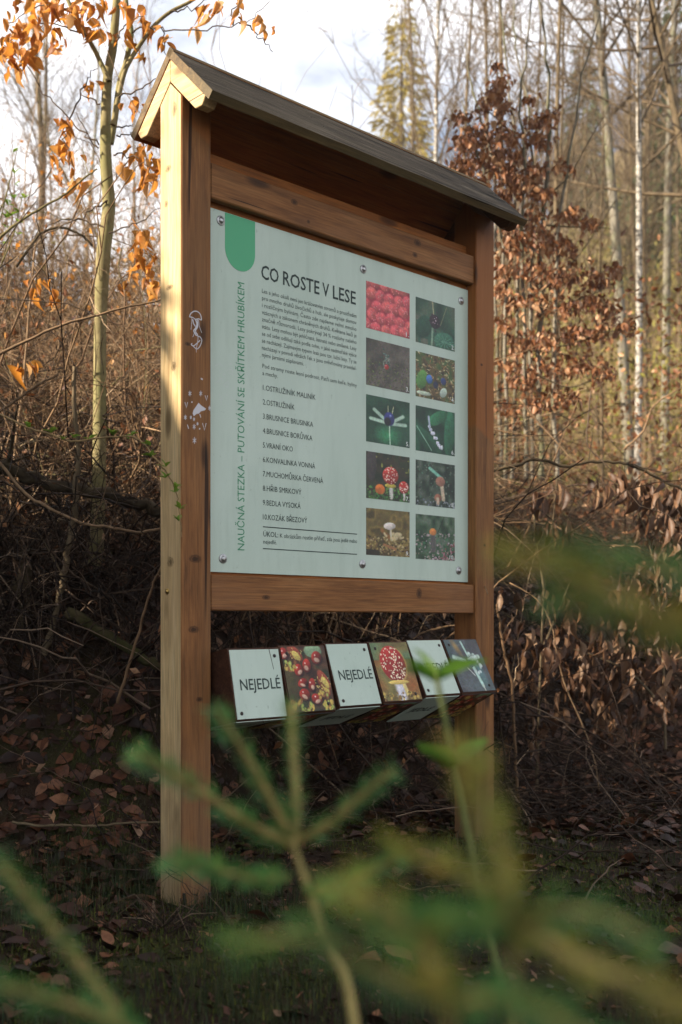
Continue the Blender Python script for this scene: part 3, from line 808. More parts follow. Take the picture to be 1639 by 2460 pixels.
def pic_boletus():
    p = Pic(58, 72, 8).bg([(22, 34, 26), (52, 70, 52), (84, 96, 82)], 7)
    p.speck(150, .01, .03, [(70, 110, 86), (30, 50, 38), (110, 120, 104), (46, 40, 34)]).line(.35, .15, .66, .35, .05, (126, 196, 170)).speck(60, .01, .025, [(150, 156, 168), (90, 96, 110)], (0, .86, 1, 1))
    return p.line(.66, .5, .7, .82, .06, (206, 180, 150)).ell(.62, .42, .13, .12, (172, 110, 88)).ell(.56, .8, .1, .1, (150, 90, 66)).line(.55, .82, .56, .92, .05, (196, 170, 140)).a
def pic_parasol():
    p = Pic(58, 72, 9).bg([(86, 66, 26), (140, 112, 48), (112, 90, 40)], 9)
    p.speck(260, .012, .03, [(190, 164, 110), (110, 76, 42), (60, 40, 24), (168, 140, 70)], (0, .58, 1, 1)).over((46, 32, 20), 9, .5, .15, 1 - p_mask(58, .87))
    p.line(.35, .45, .55, .62, .05, (150, 92, 34)).line(.4, .76, .66, .84, .035, (170, 106, 60))
    return p.speck(20, .03, .05, [(206, 184, 136)], (.4, .5, .85, .65)).line(.55, .4, .56, .56, .03, (200, 186, 160)).ell(.53, .35, .15, .085, (222, 206, 196), -.1).a
def pic_birchbolete():
    p = Pic(58, 72, 10).bg([(30, 54, 34), (62, 92, 62), (96, 112, 92)], 8)
    p.speck(220, .01, .03, [(60, 118, 78), (36, 70, 44), (150, 130, 120), (190, 160, 170)], (0, .4, 1, 1)).speck(40, .015, .03, [(170, 110, 126), (140, 60, 70)], (.6, .6, 1, 1))
    p.line(.72, 0, .55, .4, .012, (30, 40, 30)).line(.43, .45, .45, .78, .075, (92, 84, 84))
    return p.ell(.43, .37, .095, .085, (232, 132, 56)).a
def pic_chestnut():
    p = Pic(96, 66, 21).bg([(60, 34, 22), (96, 60, 36), (44, 50, 30)], 10)
    p.ell(.1, .6, .2, .5, (76, 66, 34), 0, .6).ell(.72, .07, .22, .12, (130, 160, 120))
    for (x, y, rx, ry, q) in ((.3, .1, .2, .1, .6), (.84, .62, .2, .09, 1.0), (.86, .53, .2, .1, .9)):
        p.ell(x, y, rx, ry, (150, 60, 40), q).ell(x + .02, y + .04, rx * .6, ry * .6, (206, 180, 80), q)
        for _ in range(22): p.ell(x + p.g.normal(0, rx * .5), y + p.g.normal(.03, ry * .5), .03, .008, (216, 186, 96), p.g.uniform(0, 3), .5, 0)
    for (x, y, rx, ry) in ((.32, .36, .11, .1), (.52, .3, .1, .12), (.78, .18, .13, .11), (.56, .6, .08, .12), (.36, .74, .13, .1), (.62, .82, .13, .09), (.36, .56, .12, .07), (.05, .1, .1, .1)):
        p.ell(x + .015, y + .02, rx * 1.12, ry * 1.1, (40, 20, 16), 0, .3, 0).ell(x, y, rx, ry, (132 + p.g.integers(40), 34, 24), p.g.uniform(-.6, .6), .15, .6).ell(x + p.g.uniform(-.02, .03), y + .035, rx * .62, ry * .4, (206, 164, 138), p.g.uniform(-.5, .5), .4, .2).ell(x - .03, y - .04, .02, .02, (250, 220, 210), 0, .6, 0)
    for (x, y) in ((.4, .95), (.85, .93), (.8, .74), (.15, .3), (.15, .9)): p.speck(22, .02, .04, [(206, 170, 70), (176, 190, 80), (150, 90, 50)], (x - .12, y - .07, x + .12, y + .07))
    return p.a
def pic_amanita():
    p = Pic(96, 66, 22).bg([(110, 92, 44), (130, 120, 60), (150, 96, 40)], 24)
    p.over((104, 128, 84), 30, .3, .4, p_mask(96, .3)).ell(.85, .75, .4, .3, (170, 96, 34), 0, .9, 0)
    p.line(.5, .7, .5, .92, .16, (212, 206, 214)).line(.62, .7, .66, .9, .06, (232, 206, 120))
    p.ell(.5, .38, .36, .33, (206, 168, 84), .1, .1, .1); p.ell(.48, .37, .34, .32, (172, 34, 30), .1, .06, .3)
    for _ in range(120):
        a, q = p.g.uniform(0, 6.28), math.sqrt(p.g.random()) * .94
        p.ell(.48 + .34 * q * math.cos(a), .37 + .32 * q * math.sin(a), p.g.uniform(.012, .03), p.g.uniform(.01, .02), (244, 226, 190), p.g.uniform(0, 3), .4, 0)
    p.ell(.5, .69, .3, .04, (226, 190, 90)).speck(80, .01, .03, [(206, 170, 70), (90, 70, 30), (150, 110, 50)], (0, .86, 1, 1))
    return p.a
def pic_parisflower():
    p = Pic(96, 66, 23).bg([(66, 66, 70), (84, 92, 96), (60, 82, 84)], 26)
    p.ell(.3, .15, .1, .25, (150, 120, 66), -.5, .8, 0).ell(.75, .6, .16, .4, (84, 130, 130), -.2, .9, 0)
    p.line(.5, .05, .56, .32, .035, (172, 206, 190)).line(.12, .34, .42, .42, .06, (190, 216, 204)).line(.6, .55, .68, .9, .055, (176, 212, 200)).line(.55, .4, .86, .34, .06, (196, 220, 200))
    p.speck(14, .03, .05, [(210, 224, 220), (180, 200, 190)], (.6, .25, .85, .65)).line(.68, .88, .7, 1, .012, (220, 220, 200)).line(.42, .55, .55, .7, .01, (220, 220, 210))
    return p.ell(.55, .47, .09, .08, (52, 56, 132)).a

def sheet(name, arr, corner, ex, ey, w_, h_, nrm, parent, thick=0.0008, fade=0.0):
    """raster sheet; corner = top left, ey points down the picture"""
    H, Wd = arr.shape[:2]
    gg = np.random.default_rng(int(arr.sum()) % 9973)
    arr = arr * (0.82 + 0.36 * (0.5 * fnoise(H, Wd, 1.6, gg) + 0.5 * fnoise(H, Wd, 5, gg)))[..., None] + gg.normal(0, 5, arr.shape)
    arr = arr * .86 + arr.mean(-1, keepdims=True) * .14
    col = lin(np.clip(arr, 0, 255)) * (1 - fade) + fade * np.array([0.4, 0.5, 0.44])
    ii, jj = np.mgrid[0:H + 1, 0:Wd + 1]
    c = np.array(corner, float) + np.array(nrm) * thick
    V = c + (jj.ravel() / Wd * w_)[:, None] * np.array(ex) + (ii.ravel() / H * h_)[:, None] * np.array(ey)
    a = (np.arange(H)[:, None] * (Wd + 1) + np.arange(Wd)[None]).ravel()
    F = np.stack([a, a + Wd + 1, a + Wd + 2, a + 1], -1)
    n0 = len(V)
    cs = [0, Wd, H * (Wd + 1) + Wd, H * (Wd + 1)]           # rim so the sheet has thickness
    V = np.vstack([V, V[cs] - np.array(nrm) * (thick + 0.0003)])
    rim = np.array([[cs[k], cs[(k + 1) % 4], n0 + (k + 1) % 4, n0 + k] for k in range(4)])
    me = mesh_np(name, V, [np.vstack([F, rim])], M['print'])
    at = me.color_attributes.new('print', 'FLOAT_COLOR', 'CORNER')
    cc = np.zeros((len(me.loops), 4), np.float32); cc[:, 3] = 1
    fc = col.reshape(-1, 3)
    cc[:len(fc) * 4, :3] = np.repeat(fc, 4, axis=0)
    at.data.foreach_set('color', cc.ravel())
    return link(name, me, parent)

pics = [pic_raspberry, pic_blackberry, pic_lingon, pic_bilberry, pic_paris, pic_lily, pic_flyagaric, pic_boletus, pic_parasol, pic_birchbolete]
desc = ['raspberries', 'a blackberry among leaves', 'one red berry in moss', 'blue berries among brown leaves', 'a dark blue berry on a stalk', 'white bell flowers', 'red toadstools', 'brown boletes', 'a pale parasol mushroom', 'an orange capped bolete']
for i, f in enumerate(pics):
    cu, rw = i % 2, i // 2
    u0 = 0.886 if cu == 0 else 1.165
    wd = 0.243 if cu == 0 else 0.238
    zt = (2.219 if cu == 0 else 2.215) - 0.2157 * rw
    o = sheet('photo_print', f(), (u0, PV, zt), (1, 0, 0), (0, 0, -1), wd, 0.179, (0, -1, 0), panel, 0.0008, 0.05)
    o['label'] = 'printed picture of ' + desc[i]
    t = MB(); text_on(t, '%d.' % (i + 1), (u0 + wd - (0.022 if i < 9 else 0.034), PV, zt - 0.173), EX, EZ, 0.018 if i < 9 else 0.029, 0.0165, OFF * 2, 0.004)
    t.obj('picture_number', M['white_ink'], panel)

# white scribbles on the left post
def ribbon(mb, pts, w_):
    p = np.array(pts, float)
    d = np.gradient(p, axis=0); d /= np.linalg.norm(d, axis=1)[:, None] + 1e-9
    nn = np.stack([-d[:, 1], d[:, 0]], -1) * w_ / 2
    a, b = p + nn, p - nn
    V = np.array([(q[0], -0.0007, q[1]) for q in np.vstack([a, b])]); k = len(p)
    i = np.arange(k - 1)
    mb.add(V, [np.stack([i, i + 1, i + 1 + k, i + k], -1)])
def gz(x, y): return on_v(350 + x * 0.25496, 700 + y * 0.25496, 0)
jelly = MB()
for pts, w_ in (([(414, 240), (425, 210), (450, 190), (475, 186), (500, 197), (520, 225), (529, 270)], .0035), ([(414, 240), (445, 245), (470, 262), (500, 258), (527, 272)], .003),
                ([(436, 245), (436, 280), (428, 360)], .0018), ([(500, 265), (508, 330), (530, 390)], .0018), ([(470, 262), (485, 310), (470, 350), (455, 372), (478, 415)], .005), ([(445, 262), (452, 300), (470, 330)], .004),
                ([(490, 265), (492, 330), (470, 372), (492, 410)], .004), ([(462, 390), (445, 430)], .0018), ([(478, 415), (515, 430), (530, 465), (510, 520), (480, 542), (440, 505)], .003),
                ([(495, 425), (492, 470), (478, 535)], .002), ([(440, 490), (430, 500), (455, 512), (515, 460)], .003), ([(478, 540), (478, 575)], .0015)):
    ribbon(jelly, [gz(*q) for q in smooth_path(np.array([(a, b, 0) for a, b in pts]), 3)[:, :2]], w_)
jelly.obj('scribble', M['chalk'], post_a)['label'] = 'white jellyfish scribble'
for (cx, cy, r_, kind) in ((530, 825, 12, 'dot'), (418, 962, 26, 'star'), (520, 962, 26, 'star'), (573, 1004, 24, 'v'), (384, 1070, 26, 'v'), (437, 1043, 7, 'dot'), (604, 1100, 24, 'star'), (375, 1187, 24, 'star'), (427, 1187, 17, 'star'),
                           (457, 1205, 17, 'star'), (516, 1172, 17, 'dash'), (490, 1247, 16, 'star'), (400, 1275, 20, 'dash'), (458, 1275, 26, 'star'), (510, 1294, 8, 'dot'), (554, 1275, 34, 'v'), (461, 1405, 32, 'star')):
    s_ = MB()
    if kind == 'star':
        for k in range(3):
            a = k * math.pi / 3 + 0.5
            ribbon(s_, [gz(cx + r_ * .6 * math.cos(a), cy + r_ * math.sin(a)), gz(cx, cy), gz(cx - r_ * .6 * math.cos(a), cy - r_ * math.sin(a))], .0022)
    elif kind == 'v': ribbon(s_, [gz(cx - r_ * .5, cy - r_), gz(cx, cy + r_), gz(cx + r_ * .5, cy - r_)], .0026)
    elif kind == 'dash': ribbon(s_, [gz(cx - r_ * .3, cy - r_), gz(cx, cy), gz(cx + r_ * .3, cy + r_)], .003)
    else: ribbon(s_, [gz(cx - r_ * .7, cy - r_ * .4), gz(cx, cy), gz(cx + r_ * .7, cy + r_ * .4)], .005)
    s_.obj('scribble', M['chalk'], post_a)
blob = [(445, 1150), (452, 1120), (500, 1050), (525, 1075), (570, 1105), (560, 1120), (520, 1130), (505, 1150), (480, 1155), (455, 1175)]
Vb, Fb = prism([gz(*q) for q in blob], 1, -0.0007, 0.0003)
MB().add(Vb, Fb).obj('scribble', M['chalk'], post_a)['label'] = 'solid white blot'
# pale scratches on the panel beside the green side title
sc_ = MB()
for k in range(26):
    x, y = 525 + rng.uniform(0, 35), 870 + rng.uniform(0, 90)
    a = rng.uniform(0, 3.1); L = rng.uniform(4, 16)
    p0, p1 = on_v(x, y, PV), on_v(x + L * math.cos(a), y + L * math.sin(a), PV)
    q = np.array([p0, ((p0[0] + p1[0]) / 2 + .001, (p0[1] + p1[1]) / 2), p1])
    V_ = MB(); ribbon(V_, q, .0014); vv = V_.V[0].copy(); vv[:, 1] = PV - 0.0005
    sc_.add(vv, V_.F[4])
o = sc_.obj('scratch_marks', M['scratch'], panel); o['kind'] = 'stuff'

# turning four-sided quiz blocks on their axle
AV, AZ, SS = 0.0423, 0.6910, 0.2440
ax = MB(); ax.add(*capped(np.array([(0.12, AV + .004, AZ), (0.8, AV + .004, AZ), (W, AV + .004, AZ)]), 0.008, 8)); ax.obj('axle', M['dark_steel'], board, True)
blocks = [(0.145, 0.366, .197), (0.374, 0.587, .268), (0.598, 0.814, .340), (0.822, 1.034, .376), (1.044, 1.249, .464), (1.258, 1.472, .477)]
bl = ['NEJEDLÉ', pic_chestnut, 'NEJEDLÉ', pic_amanita, 'NEJEDLÉ', pic_parisflower]
bn = ['quiz block showing NEJEDLÉ on mint plate beside left post', 'quiz block showing shiny chestnuts', 'quiz block showing NEJEDLÉ between chestnuts and toadstool', 'quiz block showing a red toadstool', 'quiz block showing NEJEDLÉ beside the toadstool, partly hidden by leaves', 'quiz block showing a pale flower with a blue berry']
apo = SS / 2
for i, (u0, u1, th) in enumerate(blocks):
    ang = [math.pi - th + k * math.pi / 2 for k in range(4)]      # face normals in the (v,z) plane
    vert = [(AV + math.sqrt(2) * apo * math.cos(a + math.pi / 4), AZ + math.sqrt(2) * apo * math.sin(a + math.pi / 4)) for a in ang]
    # trim the tips a little
    poly = []
    for k in range(4):
        p0, p1, p2 = np.array(vert[k - 1]), np.array(vert[k]), np.array(vert[(k + 1) % 4])
        poly += [tuple(p1 + (p0 - p1) * .025), tuple(p1 + (p2 - p1) * .025)]
    mb = MB(); Vp, Fp = prism(poly, 0, u0, u1); mb.add(Vp, Fp)
    qb = mb.obj('quiz_block', M['block'], board); qb['label'] = bn[i]
    for k in (0, 1):
        a = ang[k]
        nv = np.array([0, math.cos(a), math.sin(a)]); dn = np.array([0, math.sin(a), -math.cos(a)])     # dn: down the face
        if dn[2] > 0 and k == 0: dn = -dn
        if k == 1: dn = dn if dn[1] > 0 else -dn
        c = np.array([0, AV, AZ]) + nv * apo
        wd, hg = (u1 - u0) - 0.010, SS - 0.014
        tl = c - dn * hg / 2 + np.array([u0 + 0.005, 0, 0])
        plain = isinstance(bl[i], str)
        if k == 1: plain = (i % 2 == 0)
        if plain:
            pts = [tl, tl + EX * wd, tl + EX * wd + dn * hg, tl + dn * hg]
            Vq = np.array(pts + [p + nv * .0022 for p in pts])
            Fq = np.array([[4, 5, 6, 7], [0, 1, 5, 4], [1, 2, 6, 5], [2, 3, 7, 6], [3, 0, 4, 7]])
            MB().add(Vq, [Fq]).obj('plate', M['panel'], qb)
            s_ = 'NEJEDLÉ' if k == 0 else 'JEDLÉ'
            t = MB(); text_on(t, s_, tl + EX * (wd * .13) + dn * (hg * .585), EX, -dn, wd * .82 if k == 0 else wd * .66, 0.036, nv * .0030, 0.008)
            t.obj('lettering', M['ink'], qb)
        else:
            arr = bl[i]() if k == 0 else [None, pic_amanita, None, pic_chestnut, None, pic_chestnut][i]()
            sheet('photo_print', arr, tl, (1, 0, 0), dn, wd, hg, nv, qb, 0.0022)
        if k == 0 and i == 0:
            sp0 = tl + EX * wd * .80 + nv * .0023
            Vs = np.array([sp0, sp0 + EX * .0022, sp0 + EX * (wd * .05) + dn * hg * .3 + EX * .0010, sp0 + EX * (wd * .05) + dn * hg * .3]); Vs = np.vstack([Vs, Vs + nv * .0006])
            MB().add(Vs, [np.array([[4, 5, 6, 7], [0, 1, 5, 4], [1, 2, 6, 5], [2, 3, 7, 6], [3, 0, 4, 7]])]).obj('split', M['block'], qb)
        if k == 0:
            for (fx, fy) in ((.90, .10), (.09, .92)) if plain else ((.12, .10), (.86, .90)):
                dome(tl + EX * wd * fx + dn * hg * fy + nv * (.0030 if plain else .0022), tuple(nv), 0.0065, 0.004, 10).obj('screw', M['dark_steel'], qb, True)
#@@VEG
# ------------------------------------------------------------------ leaf shapes
def leaf_shape(seed, width=0.5, curl=0.5, fold=0.5, nl=5, tip=1.0, twist=0.0):
    """leaf 1 long from the origin along +X, face up +Z; folded along the midrib, curled down, uneven edge"""
    g = np.random.default_rng(seed)
    V = []
    for i in range(nl + 1):
        t = i / nl
        w_ = width * 0.5 * (math.sin(math.pi * min(1, t ** 0.8)) ** 0.8 if 0 < t < 1 else 0.012) * (1 + g.uniform(-.12, .12))
        a = curl * t ** 1.5
        x, z = (t if abs(curl) < .01 else math.sin(a) / max(curl, .01) * (1 if t else 0)), -curl * t * t * .45
        x = t * (1 - .12 * curl * t)
        tw = twist * t
        up = fold * w_ + g.uniform(-.02, .02)
        V += [(x, -w_ * math.cos(tw), z + up - w_ * math.sin(tw)), (x, 0, z), (x, w_ * math.cos(tw), z + up + w_ * math.sin(tw))]
    F = []
    for i in range(nl):
        for j in range(2):
            a = i * 3 + j; F.append([a, a + 1, a + 4, a + 3])
    return np.array(V), [np.array(F)]
BEECH = [leaf_shape(i, .52 + .06 * (i % 3), .3 + .25 * (i % 4), .35 + .12 * (i % 3), twist=(i % 3 - 1) * .5) for i in range(6)]
LANCE = [leaf_shape(20 + i, .34 + .05 * (i % 3), .2 + .25 * (i % 4), .55 + .15 * (i % 3), twist=(i % 3 - 1) * .7) for i in range(6)]
BEECH_MIX = BEECH[:3] + [leaf_shape(100 + i, .40 + .04 * i, .5 + .3 * i, .7 + .2 * i, twist=(i - 1.5) * .9) for i in range(4)]
FLAT = [leaf_shape(40 + i, .55 + .08 * (i % 3), .15 + .35 * (i % 3), .12 + .22 * (i % 3), 4, twist=(i % 3 - 1) * .4) for i in range(5)]

def frame_x(d, roll=0.0):
    """rotation taking +X to d"""
    d = np.array(d, float); d /= np.linalg.norm(d) + 1e-9
    ref = np.array([0, 0, 1.0]) if abs(d[2]) < .95 else np.array([1.0, 0, 0])
    y = np.cross(ref, d); y /= np.linalg.norm(y); z = np.cross(d, y)
    c, s = math.cos(roll), math.sin(roll)
    return np.stack([d, c * y + s * z, -s * y + c * z], 1)

def leaf_dir(droop, g):
    a = g.uniform(0, 2 * np.pi); e = -abs(g.normal(droop, .35))
    return np.array([math.cos(a) * math.cos(e), math.sin(a) * math.cos(e), math.sin(e)])

_leafmesh = {}
def leaf_mesh(shapes, k, mat, name):
    key = (id(shapes), k, mat)
    if key not in _leafmesh:
        V, F = shapes[k]
        _leafmesh[key] = mesh_np(name, V, F, M[mat], True)
    return _leafmesh[key]

def put_leaves(root, origin, pts, dirs, sizes, shapes, mat, g, limit=300, name='leaf', eye=True):
    """the leaves that show largest become parts, the rest one part of kind stuff"""
    n = len(pts)
    pts = np.array(pts); dirs = np.array(dirs); sizes = np.array(sizes)
    order = np.argsort(-(sizes / np.maximum(pts[:, 1], .1)))
    rolls = g.uniform(-1.2, 1.2, n)
    rest = MB()
    for r_, i in enumerate(order):
        k = int(g.integers(len(shapes))); Mx = frame_x(dirs[i], rolls[i])
        if r_ < limit:
            o = bpy.data.objects.new(name, leaf_mesh(shapes, k, mat, name)); COL.objects.link(o); o.parent = root
            mm = Matrix(Mx.tolist()).to_4x4(); 
            o.rotation_euler = mm.to_euler(); o.scale = (sizes[i], sizes[i] * g.uniform(.55, 1.15), sizes[i] * g.uniform(.4, 2.2)); o.location = pts[i] - origin
        else:
            V, F = shapes[k]
            rest.add((V * (sizes[i] * np.array([1, g.uniform(.55, 1.15), g.uniform(.4, 2.2)]))) @ Mx.T + pts[i] - origin, F)
    if rest.n:
        o = rest.obj(name + '_mass', M[mat], root, True); o['kind'] = 'stuff'

def in_frame(p):
    return 0.3 < p[1] and abs(p[0] / p[1]) < .33 and -0.45 < (p[2] - CH) / p[1] < .6

# ------------------------------------------------------------------ young beech beside the board, orange leaves
g = np.random.default_rng(3)
YD = 5.5
root_p = P(150, 1500, YD); root_p[2] = float(ground_z(root_p[0], root_p[1])) - 0.05
tree = empty('beech_tree', tuple(root_p))
tag(tree, 'young olive barked beech with glowing orange leaves left of the board', 'tree')
def px_path(pts, d, n=4):
    return smooth_path([P(x, y, (d if np.isscalar(d) else d[i])) for i, (x, y) in enumerate(pts)], n)
tp = px_path([(227, 1640), (229, 1400), (232, 1300), (236, 1200), (239, 1110), (240, 1000), (241, 800), (245, 690), (250, 600), (258, 540), (262, 484), (256, 408), (254, 320), (258, 200), (265, 150), (272, 110), (281, 0), (285, -120)], YD, 4)
tw = np.interp(tp[:, 2], [1, 1.7, 2.0, 2.4, 2.72, 2.95, 3.15, 3.5, 4.2], [.038, .034, .032, .030, .036, .032, .029, .024, .017])
mb = MB(); mb.add(*tube(tp - root_p, tw, 12)); mb.obj('trunk', M['young_bark'], tree, True)
limbs = [([(262, 195), (247, 160), (228, 120), (200, 70), (172, 20), (150, -40)], .013, .009, YD - .06),
         ([(266, 345), (277, 280), (288, 200), (303, 150), (316, 78), (306, 30), (300, -40)], .017, .011, YD + .10),
         ([(272, 300), (287, 225), (305, 160), (345, 95), (372, 60), (410, 28), (460, 2), (500, -30)], .013, .007, YD - .12)]
for pts, r0, r1, d in limbs:
    pp = px_path(pts, d, 4); mb = MB(); mb.add(*tube(pp - root_p, np.linspace(r0, r1, len(pp)), 8)); mb.obj('limb', M['young_bark'], tree, True)
twigs = [([(238, 348), (200, 318), (160, 280), (120, 235), (80, 180), (45, 125), (5, 100), (-30, 85)], YD - .1), ([(237, 356), (212, 322), (184, 272)], YD - .15), ([(166, 288), (190, 230), (215, 180), (232, 160)], YD - .2),
         ([(272, 445), (285, 415), (320, 375), (350, 355), (385, 345)], YD - .15), ([(274, 372), (300, 372), (340, 385), (372, 420)], YD - .2), ([(318, 78), (345, 66), (375, 66), (420, 74), (480, 72), (540, 62), (575, 55), (610, 40), (650, 0)], YD - .2),
         ([(372, 66), (395, 85), (398, 130)], YD - .1), ([(575, 56), (600, 62), (620, 88), (640, 105), (655, 125)], YD - .22), ([(410, 28), (430, 24), (470, 14), (515, -10)], YD - .2), ([(172, 20), (120, 10), (70, 20), (20, 60)], YD - .2),
         ([(210, 90), (160, 60), (110, 55), (60, 60)], YD - .15), ([(262, 560), (300, 545), (340, 530), (385, 500)], YD - .2), ([(258, 480), (240, 495), (200, 520), (160, 530), (120, 545), (60, 610)], YD - .3),
         ([(155, 350), (140, 390), (100, 440), (60, 490)], YD + .3), ([(240, 250), (215, 235), (190, 225)], YD - .2), ([(283, 95), (300, 60), (340, 40)], YD - .3), ([(250, 545), (190, 530), (120, 560), (70, 600)], YD - .35),
         ([(285, 235), (330, 215), (370, 195), (395, 190)], YD - .3), ([(278, 305), (310, 300), (325, 300)], YD - .1), ([(280, 325), (310, 322), (330, 318)], YD - .1), ([(560, 60), (560, 25), (590, -10)], YD - .2),
         ([(160, 290), (155, 330), (165, 370), (170, 410)], YD - .25)]
mb = MB()
for pts, d in twigs:
    pp = px_path(pts, d, 4)
    pp[1:] += g.normal(0, .006, (len(pp) - 1, 3))
    T_ = MB(); T_.add(*tube(pp - root_p, np.linspace(.0045, .0018, len(pp)), 5)); T_.obj('twig', M['twig_dark'], tree, True)
cl = [(60, 30, 14, 45), (120, 25, 18, 45), (95, 60, 14, 45), (150, 40, 10, 35), (30, 70, 10, 30), (200, 15, 9, 30), (240, 20, 7, 24), (20, 130, 12, 26), (45, 125, 10, 28), (65, 150, 6, 18), (25, 165, 7, 18), (100, 110, 8, 20), (135, 95, 5, 16),
      (190, 65, 5, 18), (225, 90, 7, 18), (245, 85, 4, 12), (215, 210, 6, 14), (165, 305, 8, 16), (150, 345, 5, 14), (170, 375, 9, 22), (145, 385, 5, 16), (155, 430, 7, 18), (185, 440, 4, 12), (330, 30, 8, 22), (345, 60, 5, 16), (300, 15, 6, 18),
      (296, 85, 5, 12), (335, 130, 5, 12), (365, 80, 4, 10), (315, 250, 4, 14), (335, 265, 3, 10), (340, 375, 10, 22), (365, 400, 12, 22), (310, 410, 4, 10), (350, 430, 6, 18), (365, 440, 4, 12), (335, 560, 6, 14), (355, 600, 8, 16), (330, 620, 8, 16), (365, 640, 8, 14),
      (370, 700, 5, 12), (100, 705, 9, 22), (130, 720, 5, 15), (480, 28, 5, 14), (492, 40, 3, 9), (535, 15, 3, 10), (575, 18, 4, 12), (575, 55, 3, 8), (628, 62, 4, 10), (655, 72, 1, 4), (620, 50, 2, 6), (468, 75, 2, 6), (60, 890, 4, 14), (80, 875, 4, 12), (345, 668, 6, 14), (300, 690, 3, 10), (405, 105, 5, 8)]
pts, dirs, sizes = [], [], []
for cx, cy, n, sp in cl:
    for _ in range(n):
        dd = YD - .2 + g.normal(0, .12)
        pts.append(P(cx + g.normal(0, sp * .7), cy + g.normal(0, sp * .6) - 10, dd)); dirs.append(leaf_dir(.85, g)); sizes.append(g.uniform(.045, .088))
put_leaves(tree, root_p, pts, dirs, sizes, BEECH_MIX, 'leaf_orange', g, 300)

# ------------------------------------------------------------------ bare trees: prototypes shared by the woods behind
def bare_tree(seed, H, r0, nb, up=0.9, start=.28, fan=6, spread=.2, fine=True):
    g = np.random.default_rng(seed)
    n = 12; t = np.linspace(0, 1, n)
    ph = g.uniform(0, 6, 4)
    tr = np.stack([.012 * H * np.sin(3.1 * t + ph[0]) * t + .006 * H * np.sin(9 * t + ph[1]) * t, .012 * H * np.sin(2.7 * t + ph[2]) * t, H * t], -1)
    rad = r0 * (1 - .93 * t ** 1.1) + .002
    trunk = MB(); trunk.add(*tube(tr, rad, 8))
    crown = MB()
    for i in range(nb):
        s = start + (1 - start) * (i + g.random()) / nb * .98
        b0 = np.array([np.interp(s, t, tr[:, k]) for k in range(3)])
        L = H * spread * (1.15 - s) * g.uniform(.6, 1.3) + .25
        az = i * 2.4 + g.uniform(-.5, .5); el = up + g.uniform(-.3, .25)
        d = np.array([math.cos(az) * math.cos(el), math.sin(az) * math.cos(el), math.sin(el)])
        k = 5; tt = np.linspace(0, 1, k)[:, None]
        bend = np.array([0, 0, .25 * L]) * tt ** 2 + g.normal(0, .03 * L, (k, 3)) * tt
        br = b0 + d * L * tt + bend
        r1 = max(.0035, r0 * .34 * (1.1 - s))
        crown.add(*tube(br, np.linspace(r1, .003, k), 4))
        for j in range(fan):
            q = g.uniform(.2, 1); c0 = np.array([np.interp(q, tt[:, 0], br[:, m]) for m in range(3)])
            d2 = d + g.normal(0, .55, 3); d2[2] = abs(d2[2]) * .8 + .25; d2 /= np.linalg.norm(d2)
            L2 = L * g.uniform(.25, .55)
            tw_ = c0 + d2 * L2 * np.linspace(0, 1, 4)[:, None] + g.normal(0, .03 * L2, (4, 3)) * np.linspace(0, 1, 4)[:, None]
            crown.add(*tube(tw_, np.linspace(r1 * .45 + .001, .002, 4), 3))
            if fine:
                for m in range(3):
                    q = g.uniform(.2, .95); e0 = tw_[0] + (tw_[-1] - tw_[0]) * q
                    d3 = d2 + g.normal(0, .6, 3); d3[2] += .2; d3 /= np.linalg.norm(d3)
                    crown.add(*tube(np.array([e0, e0 + d3 * L2 * .25 + g.normal(0, .01, 3), e0 + d3 * L2 * .5]), [.0026, .002, .0014], 3))
    return trunk, crown
protos = {}
def proto(kind, seed):
    if (kind, seed) not in protos:
        H, r0, nb, up, st, fan, sp_, mt = dict(tall=(12, .075, 44, .75, .35, 6, .20, 'grey_bark'), birch=(12, .055, 46, .95, .32, 6, .16, 'birch_bark'), thin=(9, .028, 36, 1.05, .25, 6, .15, 'brown_bark'),
                                               spread=(13, .10, 40, .5, .3, 8, .30, 'brown_bark'), whip=(5.5, .018, 22, 1.1, .2, 5, .16, 'brown_bark'))[kind]
        a, b = bare_tree(seed, H, r0, nb, up, st, fan, sp_)
        protos[kind, seed] = (a.mesh('trunk', M[mt], True), b.mesh('crown', M['crown_twig'], True), H)
    return protos[kind, seed]
def plant_tree(kind, seed, x, y, H, label, group=None, lean=(0, 0), rz=0.0, thick=1.0, name='bare_tree', cat='tree'):
    tm, cm, H0 = proto(kind, seed)
    z = float(ground_z(x, y)) - .1
    r_ = empty(name, (x, y, z)); tag(r_, label, cat, group)
    s = H / H0
    r_.rotation_euler = (lean[1], lean[0], 0)
    a = link('trunk', tm, r_); b = link('crown', cm, r_)
    for o in (a, b): o.rotation_euler = (0, 0, rz); o.scale = (s * thick, s * thick, s) if o is a else (s, s, s)
    return r_
def at_px(x0, y0, x1, y1, d, kind, seed, label, H=None, thick=1.0, rz=0.0, name='bare_tree', group=None):
    """tree whose trunk runs from pixel x1,y1 (lower) up to x0,y0 at depth d"""
    a, b = P(x1, y1, d), P(x0, y0, d)
    sl = (b[0] - a[0]) / (b[2] - a[2])
    gz0 = float(ground_z(a[0], d)); bx = a[0] + sl * (gz0 - a[2])
    plant_tree(kind, seed, bx, d, H or 12.5, label, group, (math.atan(sl), 0), rz, thick, name)
at_px(1452, 0, 1497, 800, 14, 'tall', 1, 'tall pale grey trunk leaning left on the wooded slope right of the board', 14, .85)
at_px(1536, 100, 1532, 900, 12.5, 'birch', 2, 'white barked birch with dark bands right of the tall grey trunk', 12, .75, name='birch_tree')
at_px(1045, 0, 1044, 400, 17, 'birch', 3, 'pale birch rising straight behind the middle of the roof', 13.5, .75, name='birch_tree')
